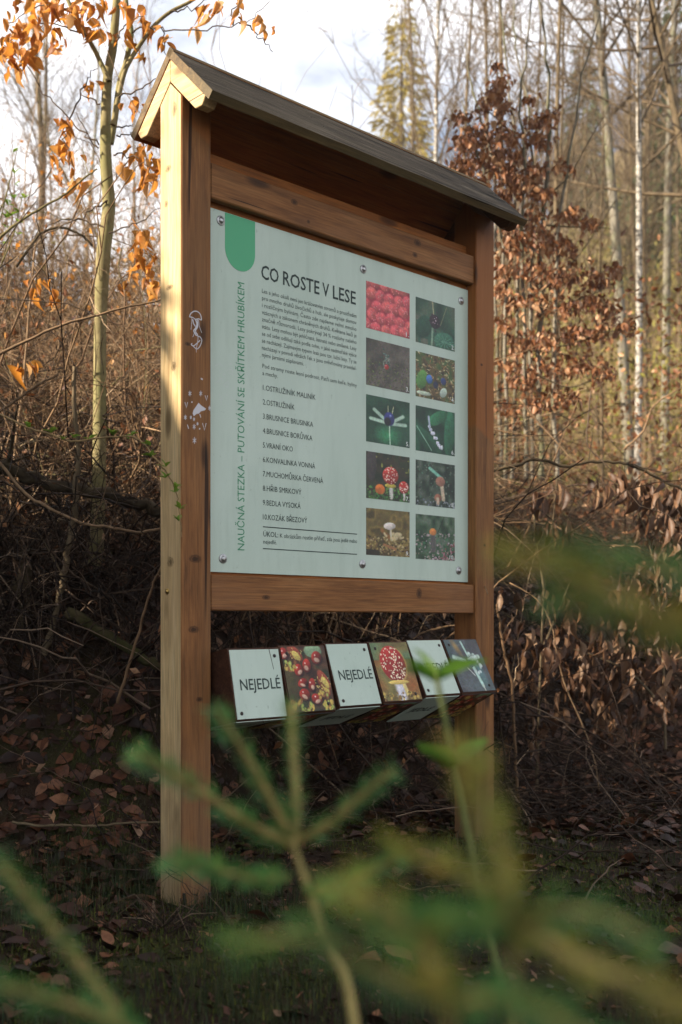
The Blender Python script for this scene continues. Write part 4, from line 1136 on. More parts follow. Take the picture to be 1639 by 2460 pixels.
at_px(972, 150, 985, 600, 19, 'thin', 4, 'thin pale trunk just left of the birch behind the roof', 11.5, 1.3)
at_px(1165, 0, 1168, 300, 15, 'thin', 5, 'thin pale stem rising out of the brown beech above the roof end', 10.5, 1.2)
at_px(1356, 260, 1352, 700, 15, 'thin', 6, 'thin grey stem between the brown beech and the tall grey trunk', 8.5, 1.4)
at_px(1420, 420, 1424, 560, 20, 'thin', 7, 'short pale stem left of the tall grey trunk', 8.5, 1.6)
at_px(1590, 60, 1640, 330, 13, 'spread', 8, 'spreading grey tree leaning in at the upper right corner', 12, .7)
at_px(1500, 240, 1518, 470, 17, 'thin', 9, 'slim stem crossing close behind the tall grey trunk', 11, 1.3)
at_px(1610, 0, 1600, 800, 19, 'tall', 10, 'tall grey tree at the right edge of the wood', 14.5, .9)
at_px(1555, 0, 1545, 400, 24, 'spread', 11, 'wide crowned bare tree against the blue sky at upper right', 15, .9)
at_px(85, 80, 88, 460, 16, 'thin', 12, 'slender pale trunk in the bright gap left of the orange beech', 9.5, 1.8)
at_px(108, 130, 104, 460, 17, 'thin', 13, 'slender pale trunk close right of its thicker neighbour in the bright gap', 9, 1.4)
at_px(222, 300, 217, 460, 21, 'tall', 14, 'blurred pale trunk right behind the orange beech', 8, 1.1)
at_px(330, 380, 325, 640, 20, 'thin', 15, 'blurred pale stem between the orange beech and the board', 7.2, 1.8)
at_px(60, 200, 130, 330, 13, 'whip', 16, 'leaning whip in the bright gap at far left', 5.5, 1.1)
SAP = ['just right of the right post', 'straight behind the middle of the brown beech', 'leaning right between the brown beech and the tall grey trunk', 'upright behind the right flank of the brown beech', 'rising above the end of the roof', 'behind the roof left of the brown beech', 'thin and pale far behind the brown beech', 'close left of the tall grey trunk', 'right of the white birch, leaning right', 'close before the tall grey trunk']
# slim stems around the brown beech
for i, (x0, x1, d, k) in enumerate(((1215, 1205, 10.5, 'whip'), (1258, 1262, 11, 'whip'), (1380, 1345, 11.5, 'whip'), (1330, 1335, 12, 'thin'), (1190, 1195, 13, 'thin'), (1115, 1110, 14, 'thin'), (1285, 1280, 16, 'thin'), (1430, 1440, 12, 'whip'), (1575, 1560, 11, 'whip'), (1480, 1488, 10.5, 'whip'))[:8]):
    at_px(x0, 100, x1, 700, d, k, 30 + i % 4, 'slim brown sapling ' + SAP[i], 5.2 if k == 'whip' else 9.5, 1.2, i * 1.3, 'sapling', 'slim saplings in the scrub right of the board')
g = np.random.default_rng(12)
n_ = 0
while n_ < 12:
    d = g.uniform(14, 34); t_ = g.uniform(-.33, .34)
    if -.13 < t_ < .03 and g.random() < .8: continue
    if t_ < -.05 and g.random() < .55: continue
    k = ['thin', 'thin', 'whip', 'thin', 'whip'][n_ % 5]
    H = g.uniform(.75, 1.1) * (10 if k == 'thin' else 12.5) * (0.62 if t_ < -.05 else .72)
    plant_tree(k, 50 + n_ % 4, t_ * d, d, H, 'slender bare tree standing in the brown wood behind the board', 'slender bare trees in the wood behind the board', (g.normal(0, .03), g.normal(0, .02)), g.uniform(0, 6), g.uniform(.8, 1.2))
    n_ += 1

# far wood on the hill: one mass
def far_wood():
    g = np.random.default_rng(5)
    tm, cm = [], []
    for s in range(4):
        a, b = bare_tree(80 + s, 11, .10, 22, .75, .3, 4, .22, False)
        tm.append(a); cm.append(b)
    T, C = MB(), MB()
    for _ in range(950):
        d = 32 + 95 * g.random() ** .8; t_ = g.uniform(-.36, .40)
        if t_ < 0 and g.random() < .4: continue
        x = t_ * d; z = float(ground_z(x, d)); k = int(g.integers(4)); s = g.uniform(.4, .8)
        a = g.uniform(0, 6.28); c_, q = math.cos(a), math.sin(a); Rm = np.array([[c_, -q, 0], [q, c_, 0], [0, 0, 1]]) * s
        # crown twigs thickened a little with distance so that the mass reads
        T.add(np.concatenate(tm[k].V) @ Rm.T + (x, d, z), [np.concatenate(tm[k].F[4])])
        C.add(np.concatenate(cm[k].V) @ Rm.T + (x, d, z), [np.concatenate(cm[k].F[4])])
    f = link('hillside_wood', T.mesh('hillside_wood', M['brown_bark'], True)); tag(f, 'grey trunks of the far wood covering the hillside', 'wood', kind='stuff')
    f = link('hillside_crowns', C.mesh('hillside_crowns', M['crown_twig'], True)); tag(f, 'bare brown crowns of the far wood on the hillside', 'wood', kind='stuff')
far_wood()

def conifer(name, label, x, y, H, Rw, mat, seed, n=2600, size=.28, lean=0):
    g = np.random.default_rng(seed)
    z = float(ground_z(x, y)) - .2
    r_ = empty(name, (x, y, z)); tag(r_, label, 'tree')
    mb = MB(); mb.add(*tube(np.array([(0, 0, 0), (0, 0, H * .5), (0, 0, H * .98)]), [H * .012, H * .008, .01], 6)); mb.obj('trunk', M['brown_bark'], r_, True)
    h = 1 - g.random(n) ** .6 * .9; h = .12 + .88 * (1 - np.sqrt(g.random(n)))
    a = g.uniform(0, 6.28, n); a = np.round(a * 3.5 + h * 9) / 3.5 - h * 9 / 3.5 + g.normal(0, .16, n)
    rr = Rw * (1.03 - h) * np.sqrt(g.random(n)) * (1 + .3 * np.sin(a * 3 + h * 17))
    hz = h * H - rr * .28 + .1 * np.sin(h * 60)
    Tm = np.stack([rr * np.cos(a), rr * np.sin(a), hz], -1)
    TV = np.array([(0, -.16, 0), (1, 0, -.25), (0, .16, 0), (.55, 0, .12)]); TF = [np.array([[0, 1, 3], [3, 1, 2]])]
    Ms = np.zeros((n, 3, 3))
    for i in range(n):
        Ms[i] = frame_x((math.cos(a[i]), math.sin(a[i]), -.35 + g.normal(0, .3)), g.uniform(-1, 1)) * size * g.uniform(.6, 1.4)
    V, F = scatter(TV, TF, Ms, Tm)
    link('crown', mesh_np('crown', V, F, M[mat]), r_)
    return r_
p_ = P(965, 0, 38); conifer('larch_tree', 'yellow green narrow tree behind the roof left of the brown beech', p_[0], 38, 15.5, 2.7, 'larch', 1, 5200, .30)
p_ = P(930, 0, 41); conifer('larch_tree', 'lower yellow green tree behind the roof at its left flank', p_[0], 41, 10.5, 2.2, 'larch', 4, 3000, .30)
p_ = P(1402, 0, 62); conifer('spruce_tree', 'small dark green spruce standing on the skyline left of the tall grey trunk', p_[0], 62, 11.5, 1.9, 'far_needle', 2, 1500, .5)
p_ = P(1625, 0, 36); conifer('spruce_tree', 'dark spruce half hidden among trunks at the right edge of the wood', p_[0], 36, 10.5, 2.0, 'far_needle', 3, 2200, .4)

# ------------------------------------------------------------------ brown beech behind the right end of the roof
g = np.random.default_rng(21)
BDp = 8.4
bx = P(1250, 1000, BDp); bx[2] = float(ground_z(bx[0], bx[1])) - .05
bush = empty('beech_shrub', tuple(bx)); tag(bush, 'many stemmed beech full of withered brown leaves behind the right end of the roof', 'shrub')
stems = [[(1300, 1150), (1296, 900), (1300, 620), (1316, 418), (1320, 262), (1311, 105), (1296, 0), (1285, -90)], [(1230, 1150), (1240, 900), (1246, 640), (1235, 480), (1240, 320), (1222, 200), (1210, 60), (1190, -60)], [(1205, 1150), (1195, 800), (1190, 520), (1185, 380), (1160, 290), (1135, 200), (1120, 100)],
         [(1265, 1150), (1262, 800), (1255, 560), (1262, 380), (1250, 270), (1262, 150), (1275, 20), (1290, -80)], [(1340, 1150), (1330, 900), (1335, 700), (1345, 520), (1375, 330), (1400, 180), (1440, 40)], [(1215, 1150), (1214, 800), (1216, 640), (1170, 440), (1140, 330), (1110, 240)],
         [(1280, 1150), (1275, 850), (1278, 600), (1280, 430), (1268, 260), (1240, 120), (1235, 0)]]
spaths = []
for k, s in enumerate(stems):
    dd = BDp + g.normal(0, .25)
    pp = px_path(s, dd, 4); pp[1:-1] += g.normal(0, .008, (len(pp) - 2, 3)); spaths.append(pp)
    mb = MB(); mb.add(*tube(pp - bx, np.linspace(.024 if k == 0 else .016, .005, len(pp)), 7)); mb.obj('stem', M['grey_bark'], bush, True)
branches = [[(1316, 470), (1370, 420), (1420, 330), (1470, 250)], [(1300, 700), (1360, 650), (1430, 560), (1480, 480)], [(1215, 640), (1280, 600), (1330, 550), (1400, 480)], [(1300, 540), (1370, 545), (1430, 545), (1470, 550)], [(1295, 760), (1360, 730), (1440, 700), (1500, 660)], [(1290, 830), (1360, 830), (1440, 800), (1530, 790)],
            [(1250, 520), (1190, 480), (1130, 430), (1090, 400)], [(1240, 420), (1180, 370), (1120, 330)], [(1240, 330), (1190, 280), (1150, 250)], [(1290, 900), (1370, 930), (1450, 900)], [(1230, 760), (1200, 800), (1190, 860)], [(1240, 880), (1300, 960), (1370, 1010)]]
for s in branches:
    pp = px_path(s, BDp - .1 + g.normal(0, .2), 4); mb = MB(); mb.add(*tube(pp - bx, np.linspace(.008, .003, len(pp)), 5)); mb.obj('branch', M['brown_bark'], bush, True)
cl = [(1195, 165, 6, 12), (1205, 200, 10, 18), (1190, 230, 14, 24), (1165, 255, 10, 20), (1210, 260, 12, 20), (1150, 320, 22, 34), (1215, 330, 22, 30), (1110, 285, 9, 20), (1120, 350, 22, 30), (1180, 390, 30, 38), (1235, 380, 16, 30), (1290, 300, 16, 26), (1325, 280, 9, 18), (1300, 340, 18, 26), (1110, 400, 22, 24), (1140, 440, 18, 28), (1220, 430, 26, 34),
      (1280, 420, 24, 30), (1275, 245, 6, 12), (1215, 480, 14, 26), (1260, 460, 22, 30), (1310, 470, 14, 24), (1350, 405, 12, 22), (1290, 520, 16, 28), (1350, 525, 9, 20), (1380, 520, 16, 22), (1420, 540, 14, 20), (1270, 570, 22, 34), (1320, 590, 26, 34), (1370, 600, 9, 22), (1230, 600, 16, 28), (1210, 660, 14, 24), (1270, 650, 24, 36), (1330, 670, 22, 32), (1380, 660, 22, 30), (1440, 680, 18, 26), (1480, 650, 12, 20),
      (1240, 730, 16, 30), (1300, 730, 18, 34), (1360, 740, 22, 34), (1420, 730, 16, 28), (1470, 750, 12, 22), (1500, 790, 10, 22), (1440, 800, 16, 26), (1380, 810, 22, 30), (1310, 820, 20, 34), (1250, 830, 22, 32), (1210, 780, 14, 24), (1330, 890, 20, 36), (1400, 880, 22, 34), (1450, 900, 14, 26), (1260, 910, 20, 34), (1300, 970, 20, 34), (1360, 960, 18, 30), (1225, 990, 14, 28), (1220, 550, 8, 18), (1200, 700, 10, 18), (1215, 880, 10, 20)]
pts, dirs, sizes = [], [], []
for cx, cy, n, sp in cl:
    for _ in range(int(n * 4.4)):
        dd = BDp - .1 + g.normal(0, .3)
        pts.append(P(cx + g.normal(0, sp * .6), cy + g.normal(0, sp * .45) - 8, dd)); dirs.append(leaf_dir(.8, g)); sizes.append(g.uniform(.042, .07))
put_leaves(bush, bx, pts, dirs, sizes, BEECH, 'leaf_brown', g, 300)

# ------------------------------------------------------------------ drooping dry leaves low on the right
g = np.random.default_rng(22)
def dry_sapling(label, base_px, d, stem_list, clusters, leaf_size, seed, limit=300, dens=1.0):
    g = np.random.default_rng(seed)
    b0 = P(*base_px, d); b0[2] = float(ground_z(b0[0], b0[1])) - .05
    r_ = empty('dry_sapling', tuple(b0)); tag(r_, label, 'sapling', None)
    for s in stem_list:
        pp = px_path(s, d + g.normal(0, .1), 4); T_ = MB(); T_.add(*tube(pp - b0, np.linspace(.009, .003, len(pp)), 5)); T_.obj('branch', M['brown_bark'], r_, True)
    pts, dirs, sizes = [], [], []
    for cx, cy, n, sx, sy in clusters:
        for _ in range(int(n * dens)):
            pts.append(P(cx + g.normal(0, sx), cy + g.normal(0, sy), d + g.normal(0, .22))); dirs.append(leaf_dir(1.25, g)); sizes.append(g.uniform(*leaf_size))
    put_leaves(r_, b0, pts, dirs, sizes, LANCE, 'leaf_dry', g, limit)
dry_sapling('low sapling with a curtain of long dry drooping leaves at the right edge', (1600, 1800), 6.2,
            [[(1600, 1800), (1590, 1500), (1560, 1300), (1500, 1180), (1440, 1140)], [(1590, 1400), (1620, 1250), (1650, 1150)], [(1600, 1600), (1540, 1480), (1470, 1420), (1400, 1400)], [(1595, 1700), (1520, 1620), (1440, 1580), (1380, 1560)]],
            [(1480, 1150, 16, 22, 18), (1530, 1170, 20, 26, 18), (1580, 1190, 24, 30, 22), (1625, 1200, 18, 18, 26), (1440, 1170, 10, 16, 14), (1560, 1260, 20, 28, 24), (1620, 1290, 20, 20, 26), (1590, 1340, 20, 30, 22), (1545, 1390, 22, 34, 22), (1610, 1430, 22, 26, 26), (1500, 1440, 24, 36, 24), (1450, 1470, 18, 32, 24),
             (1560, 1500, 26, 34, 26), (1620, 1540, 22, 22, 28), (1480, 1560, 26, 36, 26), (1410, 1560, 20, 28, 26), (1540, 1610, 24, 36, 26), (1610, 1650, 20, 26, 28), (1460, 1650, 22, 34, 26), (1390, 1640, 16, 28, 24), (1500, 1700, 20, 38, 22), (1430, 1720, 14, 30, 18), (1350, 1560, 12, 18, 24)], (.085, .135), 31)
dry_sapling('small sapling with few hanging dry leaves close right of the board', (1290, 1900), 6.0,
            [[(1290, 1900), (1300, 1600), (1310, 1400), (1330, 1250), (1340, 1140)], [(1310, 1420), (1290, 1300), (1280, 1190)], [(1305, 1560), (1350, 1450), (1370, 1400)]],
            [(1335, 1170, 9, 10, 14), (1285, 1195, 8, 12, 14), (1310, 1200, 6, 10, 12), (1345, 1255, 10, 16, 8), (1300, 1250, 6, 14, 14), (1325, 1300, 5, 12, 10), (1295, 1440, 8, 22, 22), (1350, 1440, 10, 22, 22), (1340, 1520, 14, 20, 26), (1290, 1560, 14, 26, 30), (1340, 1610, 14, 22, 28), (1270, 1640, 12, 22, 28), (1320, 1700, 14, 26, 28), (1290, 1760, 10, 26, 22), (1240, 1500, 8, 20, 30), (1230, 1600, 8, 20, 30)], (.075, .12), 32, 220)

# the dark crooked branch that reaches out right of the board
def branch_thing(name, label, cat, pts, d, r0, r1, mat, side=0, seed=0, sides=8):
    g = np.random.default_rng(seed)
    pp = px_path(pts, d, 5); o0 = pp[0].copy()
    pp[1:-1] += g.normal(0, r0 * .25, (len(pp) - 2, 3))
    r_ = empty(name, tuple(o0)); tag(r_, label, cat)
    mb = MB(); V, F = capped(pp - o0, np.linspace(r0, r1, len(pp)) * (1 + (g.normal(0, .10, len(pp)) if sides >= 10 else 0)), sides)
    if sides >= 10: V = V + g.normal(0, r0 * .10, V.shape)
    mb.add(V, F); mb.obj('stem', M[mat], r_, True)
    for _ in range(side):
        i = int(g.integers(2, len(pp) - 1)); dd = g.normal(0, 1, 3); dd /= np.linalg.norm(dd); L = g.uniform(.12, .4)
        q = pp[i] + dd * L * np.linspace(0, 1, 5)[:, None] + g.normal(0, .015, (5, 3)) * np.linspace(0, 1, 5)[:, None]
        mb = MB(); mb.add(*tube(q - o0, np.linspace(max(.002, r1 * .5), .0012, 5), 4)); mb.obj('side_twig', M[mat], r_, True)
    return r_
branch_thing('fallen_branch', 'dark crooked branch reaching out from behind the right post above the dry leaves', 'branch', [(1140, 1150), (1184, 1131), (1244, 1118), (1275, 1104), (1318, 1108), (1359, 1120), (1415, 1109), (1462, 1109), (1509, 1115), (1556, 1134), (1602, 1159), (1680, 1190)], 5.9, .0095, .007, 'log_bark', 5, 1)
branch_thing('thin_branch', 'thin curved dark twig hanging above the crooked branch', 'branch', [(1420, 940), (1415, 1000), (1411, 1040), (1415, 1075), (1445, 1105), (1470, 1130)], 5.8, .004, .003, 'twig_dark', 1, 2)
branch_thing('thin_branch', 'pale broken twig slanting down right of the board behind the dark branch', 'branch', [(1250, 960), (1290, 1010), (1340, 1065), (1385, 1112)], 6.1, .006, .004, 'cane', 1, 3)
branch_thing('fallen_log', 'dark fallen log lying across the thicket behind the left post', 'log', [(-60, 1105), (0, 1119), (60, 1140), (119, 1163), (238, 1184), (310, 1205), (384, 1226), (460, 1245)], 5.15, .029, .022, 'log_bark', 2, 4, 12)
branch_thing('mossy_log', 'short mossy rotten log slanting down to the left post', 'log', [(165, 1470), (220, 1502), (290, 1545), (345, 1578), (400, 1612)], [5.0, 4.95, 4.9, 4.85, 4.8], .024, .020, 'moss_log', 0, 5, 10)
branch_thing('speckled_stalk', 'upright speckled brown stalk rising in front of the dark log', 'stalk', [(100, 1575), (120, 1530), (137, 1476), (147, 1420), (156, 1370), (166, 1310), (176, 1255), (184, 1190), (189, 1120), (188, 1080), (182, 1000), (178, 930), (180, 880)], 5.0, .0165, .009, 'brown_bark', 4, 6)
branch_thing('dead_stump', 'dark upright stump in the shade at the left edge', 'stump', [(58, 1560), (62, 1450), (66, 1340), (70, 1320)], 5.1, .035, .028, 'log_bark', 0, 7, 10)
branch_thing('bramble_stem', 'brown bramble stem leaning beside the left post', 'stem', [(283, 1690), (300, 1630), (322, 1560), (345, 1480), (365, 1410), (384, 1370), (410, 1310)], [4.2, 4.2, 4.2, 4.2, 4.2, 4.2, 4.2], .006, .004, 'cane', 1, 8)
branch_thing('thicket_bough', 'pale bough sweeping across the thicket left of the board, above the log', 'branch', [(-20, 1085), (60, 1185), (120, 1220), (200, 1258), (260, 1265), (330, 1278), (385, 1270)], 4.6, .007, .005, 'cane', 4, 9)
branch_thing('thicket_bough', 'long brown bough rising to the right across the beech trunk', 'branch', [(-20, 860), (60, 820), (140, 785), (220, 760), (300, 738), (390, 720)], 4.9, .0075, .004, 'cane', 3, 10)
branch_thing('thicket_bough', 'dark arching bough below the beech fork at the left edge', 'branch', [(40, 640), (75, 590), (100, 560), (130, 548), (165, 550), (195, 565), (222, 590)], 5.3, .007, .005, 'log_bark', 3, 11)
branch_thing('thicket_bough', 'greenish bough rising from the left edge towards the orange leaves', 'branch', [(-30, 600), (30, 545), (90, 505), (150, 470), (200, 430), (235, 405)], 5.0, .007, .0035, 'green_cane', 2, 12)
branch_thing('thicket_bough', 'broken pale stick pointing up right in the thicket at the left edge', 'branch', [(-10, 995), (40, 960), (90, 925), (140, 900)], 4.6, .006, .0045, 'cane', 1, 13)
branch_thing('ground_stick', 'long brown stick lying on the leaf litter left of the post', 'stick', [(30, 1975), (100, 1985), (160, 1982), (230, 1985), (300, 1978), (385, 1975)], 4.35, .006, .004, 'brown_bark', 0, 14)
branch_thing('ground_stick', 'thin straw coloured stick on the ground in front of the left post', 'stick', [(205, 2287), (290, 2282), (375, 2280)], 3.15, .0028, .002, 'cane', 0, 15)
branch_thing('bramble_stem', 'tall pale bramble stem standing just right of the right post', 'stem', [(1250, 2050), (1248, 1940), (1240, 1840), (1235, 1740), (1232, 1660), (1218, 1590), (1205, 1530), (1195, 1450)], 5.6, .009, .006, 'cane', 6, 16)
branch_thing('bramble_stem', 'long thin stem arching down the leaf bank at right', 'stem', [(1440, 1900), (1428, 1820), (1395, 1730), (1360, 1650), (1340, 1580), (1325, 1500), (1290, 1440), (1225, 1400)], 5.7, .0042, .003, 'cane', 2, 17)
branch_thing('mossy_log', 'rotten mossy branch lying on the slope at the right edge', 'log', [(1440, 1850), (1500, 1885), (1560, 1925), (1640, 1975), (1690, 2000)], [7.0, 6.8, 6.6, 6.3, 6.2], .03, .022, 'moss_log', 0, 18, 10)

# ------------------------------------------------------------------ thicket of canes
def cane_path(g, p0, d, L, arch, n=9):
    t = np.linspace(0, 1, n)[:, None]
    d = d / np.linalg.norm(d)
    side = np.cross(d, [0, 0, 1.0]); side /= np.linalg.norm(side) + 1e-9
    w_ = np.cumsum(g.normal(0, L * .022, (n, 3)), axis=0) * (t > 0)
    return p0 + d * L * t - np.array([0, 0, arch * L]) * t ** 2.2 + side * g.normal(0, .12) * L * t ** 2 + w_
def thicket(name, label, n, region, Lr, rr, seed, mat='cane', upb=.8, archr=(.1, .9), twigs=2, dens=None, z0=-.03):
    g = np.random.default_rng(seed); mb = MB(); k = 0; tries = 0
    while k < n and tries < n * 30:
        tries += 1
        x = g.uniform(region[0], region[1]); y = g.uniform(region[2], region[3])
        if dens is not None and g.random() > dens(x, y): continue
        k += 1
        p0 = np.array([x, y, float(ground_z(x, y)) + z0 + abs(g.normal(0, .08))])
        d = np.array([g.normal(0, .75), g.normal(0, .5), abs(g.normal(upb, .35))])
        L = g.uniform(*Lr); c = cane_path(g, p0, d, L, g.uniform(*archr)); r0 = rr[0] + (rr[1] * 1.5 - rr[0]) * g.random() ** 2.5
        mb.add(*tube(c, np.linspace(r0, r0 * .35, len(c)), 4))
        for _ in range(twigs):
            i = int(g.integers(2, len(c) - 1)); dd = (c[i] - c[i - 1]) / (np.linalg.norm(c[i] - c[i - 1]) + 1e-9) + g.normal(0, .7, 3)
            q = cane_path(g, c[i], dd, L * g.uniform(.15, .4), g.uniform(0, .5), 5); mb.add(*tube(q, np.linspace(r0 * .5, r0 * .25, 5), 3))
    o = mb.obj(name, M[mat], None, True); tag(o, label, 'thicket', kind='stuff')
    return o
left_dens = lambda x, y: 1.0 if x < .2 else .55
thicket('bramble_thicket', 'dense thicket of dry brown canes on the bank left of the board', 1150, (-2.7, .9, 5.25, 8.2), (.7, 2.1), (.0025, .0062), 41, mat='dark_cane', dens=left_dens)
thicket('bramble_thicket', 'tall tan canes standing out of the thicket left of the board', 900, (-2.9, .2, 5.6, 8.6), (1.3, 2.6), (.0022, .0055), 39, upb=1.15, archr=(.1, .7), twigs=3)
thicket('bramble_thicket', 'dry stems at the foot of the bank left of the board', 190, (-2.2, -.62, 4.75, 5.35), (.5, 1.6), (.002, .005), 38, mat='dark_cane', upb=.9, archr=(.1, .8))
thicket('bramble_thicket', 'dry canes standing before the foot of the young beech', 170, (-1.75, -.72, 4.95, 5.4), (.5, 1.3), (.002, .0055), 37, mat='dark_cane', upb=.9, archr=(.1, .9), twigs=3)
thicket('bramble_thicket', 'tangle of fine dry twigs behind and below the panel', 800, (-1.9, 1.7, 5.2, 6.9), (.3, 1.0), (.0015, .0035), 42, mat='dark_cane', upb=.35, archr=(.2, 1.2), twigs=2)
thicket('bramble_thicket', 'far canes of the thicket catching the sun at left', 1500, (-4.4, 1.0, 7.2, 12.5), (1.0, 2.9), (.0022, .0055), 43, upb=1.0, archr=(.1, .8), twigs=3)
thicket('bramble_thicket', 'golden upright twigs at the top of the thicket left of the board', 520, (-5.5, .8, 9.5, 15), (1.6, 3.4), (.003, .007), 40, upb=1.9, archr=(0, .5), twigs=4)
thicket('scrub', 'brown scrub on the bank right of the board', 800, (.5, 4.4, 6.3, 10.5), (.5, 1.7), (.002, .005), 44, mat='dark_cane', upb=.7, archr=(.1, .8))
thicket('scrub', 'tall thin scrub along the wooded slope at right', 330, (1.2, 8.5, 9.5, 19), (.8, 2.4), (.003, .007), 45, upb=1.2, archr=(0, .6), twigs=3)
thicket('scrub', 'thin scrub on the slope far behind the board', 420, (-7, 3, 12, 24), (1.2, 2.8), (.005, .010), 46, upb=1.6, archr=(0, .4), twigs=3)
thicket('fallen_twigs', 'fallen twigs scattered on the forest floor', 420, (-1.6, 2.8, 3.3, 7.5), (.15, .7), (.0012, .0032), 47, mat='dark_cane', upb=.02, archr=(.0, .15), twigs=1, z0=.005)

def leaf_haze(n, region, size, seed, hmax, mat, name, label, clump=26):
    g = np.random.default_rng(seed); m_ = n // clump
    cx = g.uniform(region[0], region[1], m_); cy = g.uniform(region[2], region[3], m_); cz = g.random(m_) ** 1.5 * hmax; cr = g.uniform(.15, .7, m_)
    k = g.integers(0, m_, n)
    x = cx[k] + g.normal(0, 1, n) * cr[k]; y = cy[k] + g.normal(0, 1, n) * cr[k]; z = cz[k] + g.normal(0, .8, n) * cr[k]
    z = ground_z(x, y) + np.abs(z) + .05
    TV = np.array([(0, 0, 0), (.5, -.28, .06), (1, 0, 0), (.5, .28, .06)]); TF = [np.array([[0, 1, 2, 3]])]
    Ms = rot_mats(n, .9, g) * g.uniform(size[0], size[1], n)[:, None, None]
    V, F = scatter(TV, TF, Ms, np.stack([x, y, z], -1))
    o = link(name, mesh_np(name, V, F, M[mat])); tag(o, label, 'undergrowth', kind='stuff')
leaf_haze(16000, (2, 22, 22, 60), (.12, .30), 53, 2.2, 'haze_leaf', 'hillside_undergrowth', 'olive and yellow green undergrowth on the hillside')
leaf_haze(15000, (.5, 9.5, 11, 27), (.05, .12), 48, 2.4, 'haze_leaf', 'spring_undergrowth', 'pale olive undergrowth coming into leaf on the slope right of the board')
leaf_haze(5000, (-8, .5, 12, 26), (.05, .12), 49, 1.8, 'haze_leaf', 'spring_undergrowth', 'pale olive undergrowth behind the thicket at left')
leaf_haze(2600, (-2.8, -.1, 5.3, 8.4), (.03, .062), 54, .9, 'leaf_brown', 'withered_undergrowth', 'withered brown leaves caught among the canes left of the board', 14)
leaf_haze(1500, (-4.0, -.2, 7.2, 11), (.035, .07), 55, 1.6, 'leaf_orange', 'withered_undergrowth', 'orange leaves caught in the sunlit twigs left of the board', 12)
leaf_haze(4200, (1.0, 5.2, 8, 14), (.05, .085), 50, 2.2, 'leaf_brown', 'withered_undergrowth', 'withered brown leaves clinging in the scrub right of the board', 40)
# ------------------------------------------------------------------ thin spring haze over the valley
hz = MB().add(*box((-175, -60, float(V_MIN) - 1.0), (195, 235, 66))).obj('haze', None)
hm = bpy.data.materials.new('thin_haze'); hm.use_nodes = True
hn, hl = hm.node_tree.nodes, hm.node_tree.links
hn.clear(); ho = hn.new('ShaderNodeOutputMaterial'); hv = hn.new('ShaderNodeVolumePrincipled')
hv.inputs['Color'].default_value = (1.0, 0.95, 0.87, 1); hv.inputs['Density'].default_value = 0.0011; hv.inputs['Anisotropy'].default_value = 0.3
hl.new(hv.outputs['Volume'], ho.inputs['Volume'])
hz.data.materials.clear(); hz.data.materials.append(hm)
tag(hz, 'thin pale haze in the air over the wooded valley', 'haze', kind='stuff')

# ------------------------------------------------------------------ forest floor: leaf litter, moss, grass
def litter(n, region, size, seed, shapes, mat, name, label, dens=None, tilt=.35, lift=.01):
    g = np.random.default_rng(seed)
    x = g.uniform(region[0], region[1], n * 3); y = g.uniform(region[2], region[3], n * 3)
    keep = (np.abs(x / y) < .36)
    if dens is not None: keep &= g.random(len(x)) < dens(x, y)
    x, y = x[keep][:n], y[keep][:n]
    z = ground_z(x, y) + lift * g.random(len(x))
    e = .03
    gx = (ground_z(x + e, y) - z) / e; gy = (ground_z(x, y + e) - z) / e
    mb = MB(); k = g.integers(0, len(shapes), len(x))
    az = g.uniform(0, 6.28, len(x)); tl = g.normal(0, tilt, (len(x), 2)); s = g.uniform(size[0], size[1], len(x))
    for i in range(len(x)):
        nrm = Vector((-np.clip(gx[i], -1.5, 1.5) + tl[i, 0], -np.clip(gy[i], -1.5, 1.5) + tl[i, 1], 1)).normalized()
        a = Vector((math.cos(az[i]), math.sin(az[i]), 0)); a = (a - nrm * a.dot(nrm)).normalized(); b = nrm.cross(a)
        Mx = np.array([a, b, nrm]).T
        V, F = shapes[k[i]]
        mb.add((V * s[i]) @ Mx.T + (x[i], y[i], z[i]), F)
    o = mb.obj(name, M[mat], None, True); tag(o, label, 'ground cover', kind='stuff')
bankd = lambda x, y: np.where((x > -.55) & (y < 4.7) & (x < 1.6), .12, 1.0) * np.where(y < 3.6, .4, 1)
litter(13500, (-2.6, 3.6, 2.4, 8.6), (.045, .105), 51, FLAT, 'litter', 'leaf_litter', 'brown dead leaves lying on the forest floor', bankd)
BIT = [(np.array([(0, -.2, 0), (.6, -.35, .1), (1, .1, .02), (.3, .3, .06)]), [np.array([[0, 1, 2, 3]])]), (np.array([(0, -.08, 0), (1, -.05, .05), (1, .05, .02), (0, .08, .03)]), [np.array([[0, 1, 2, 3]])])]
litter(15000, (-1.8, 2.8, 2.35, 7.0), (.010, .034), 52, BIT, 'litter', 'leaf_crumbs', 'crumbled leaves and bark bits strewn over the forest floor', None, .5, .012)
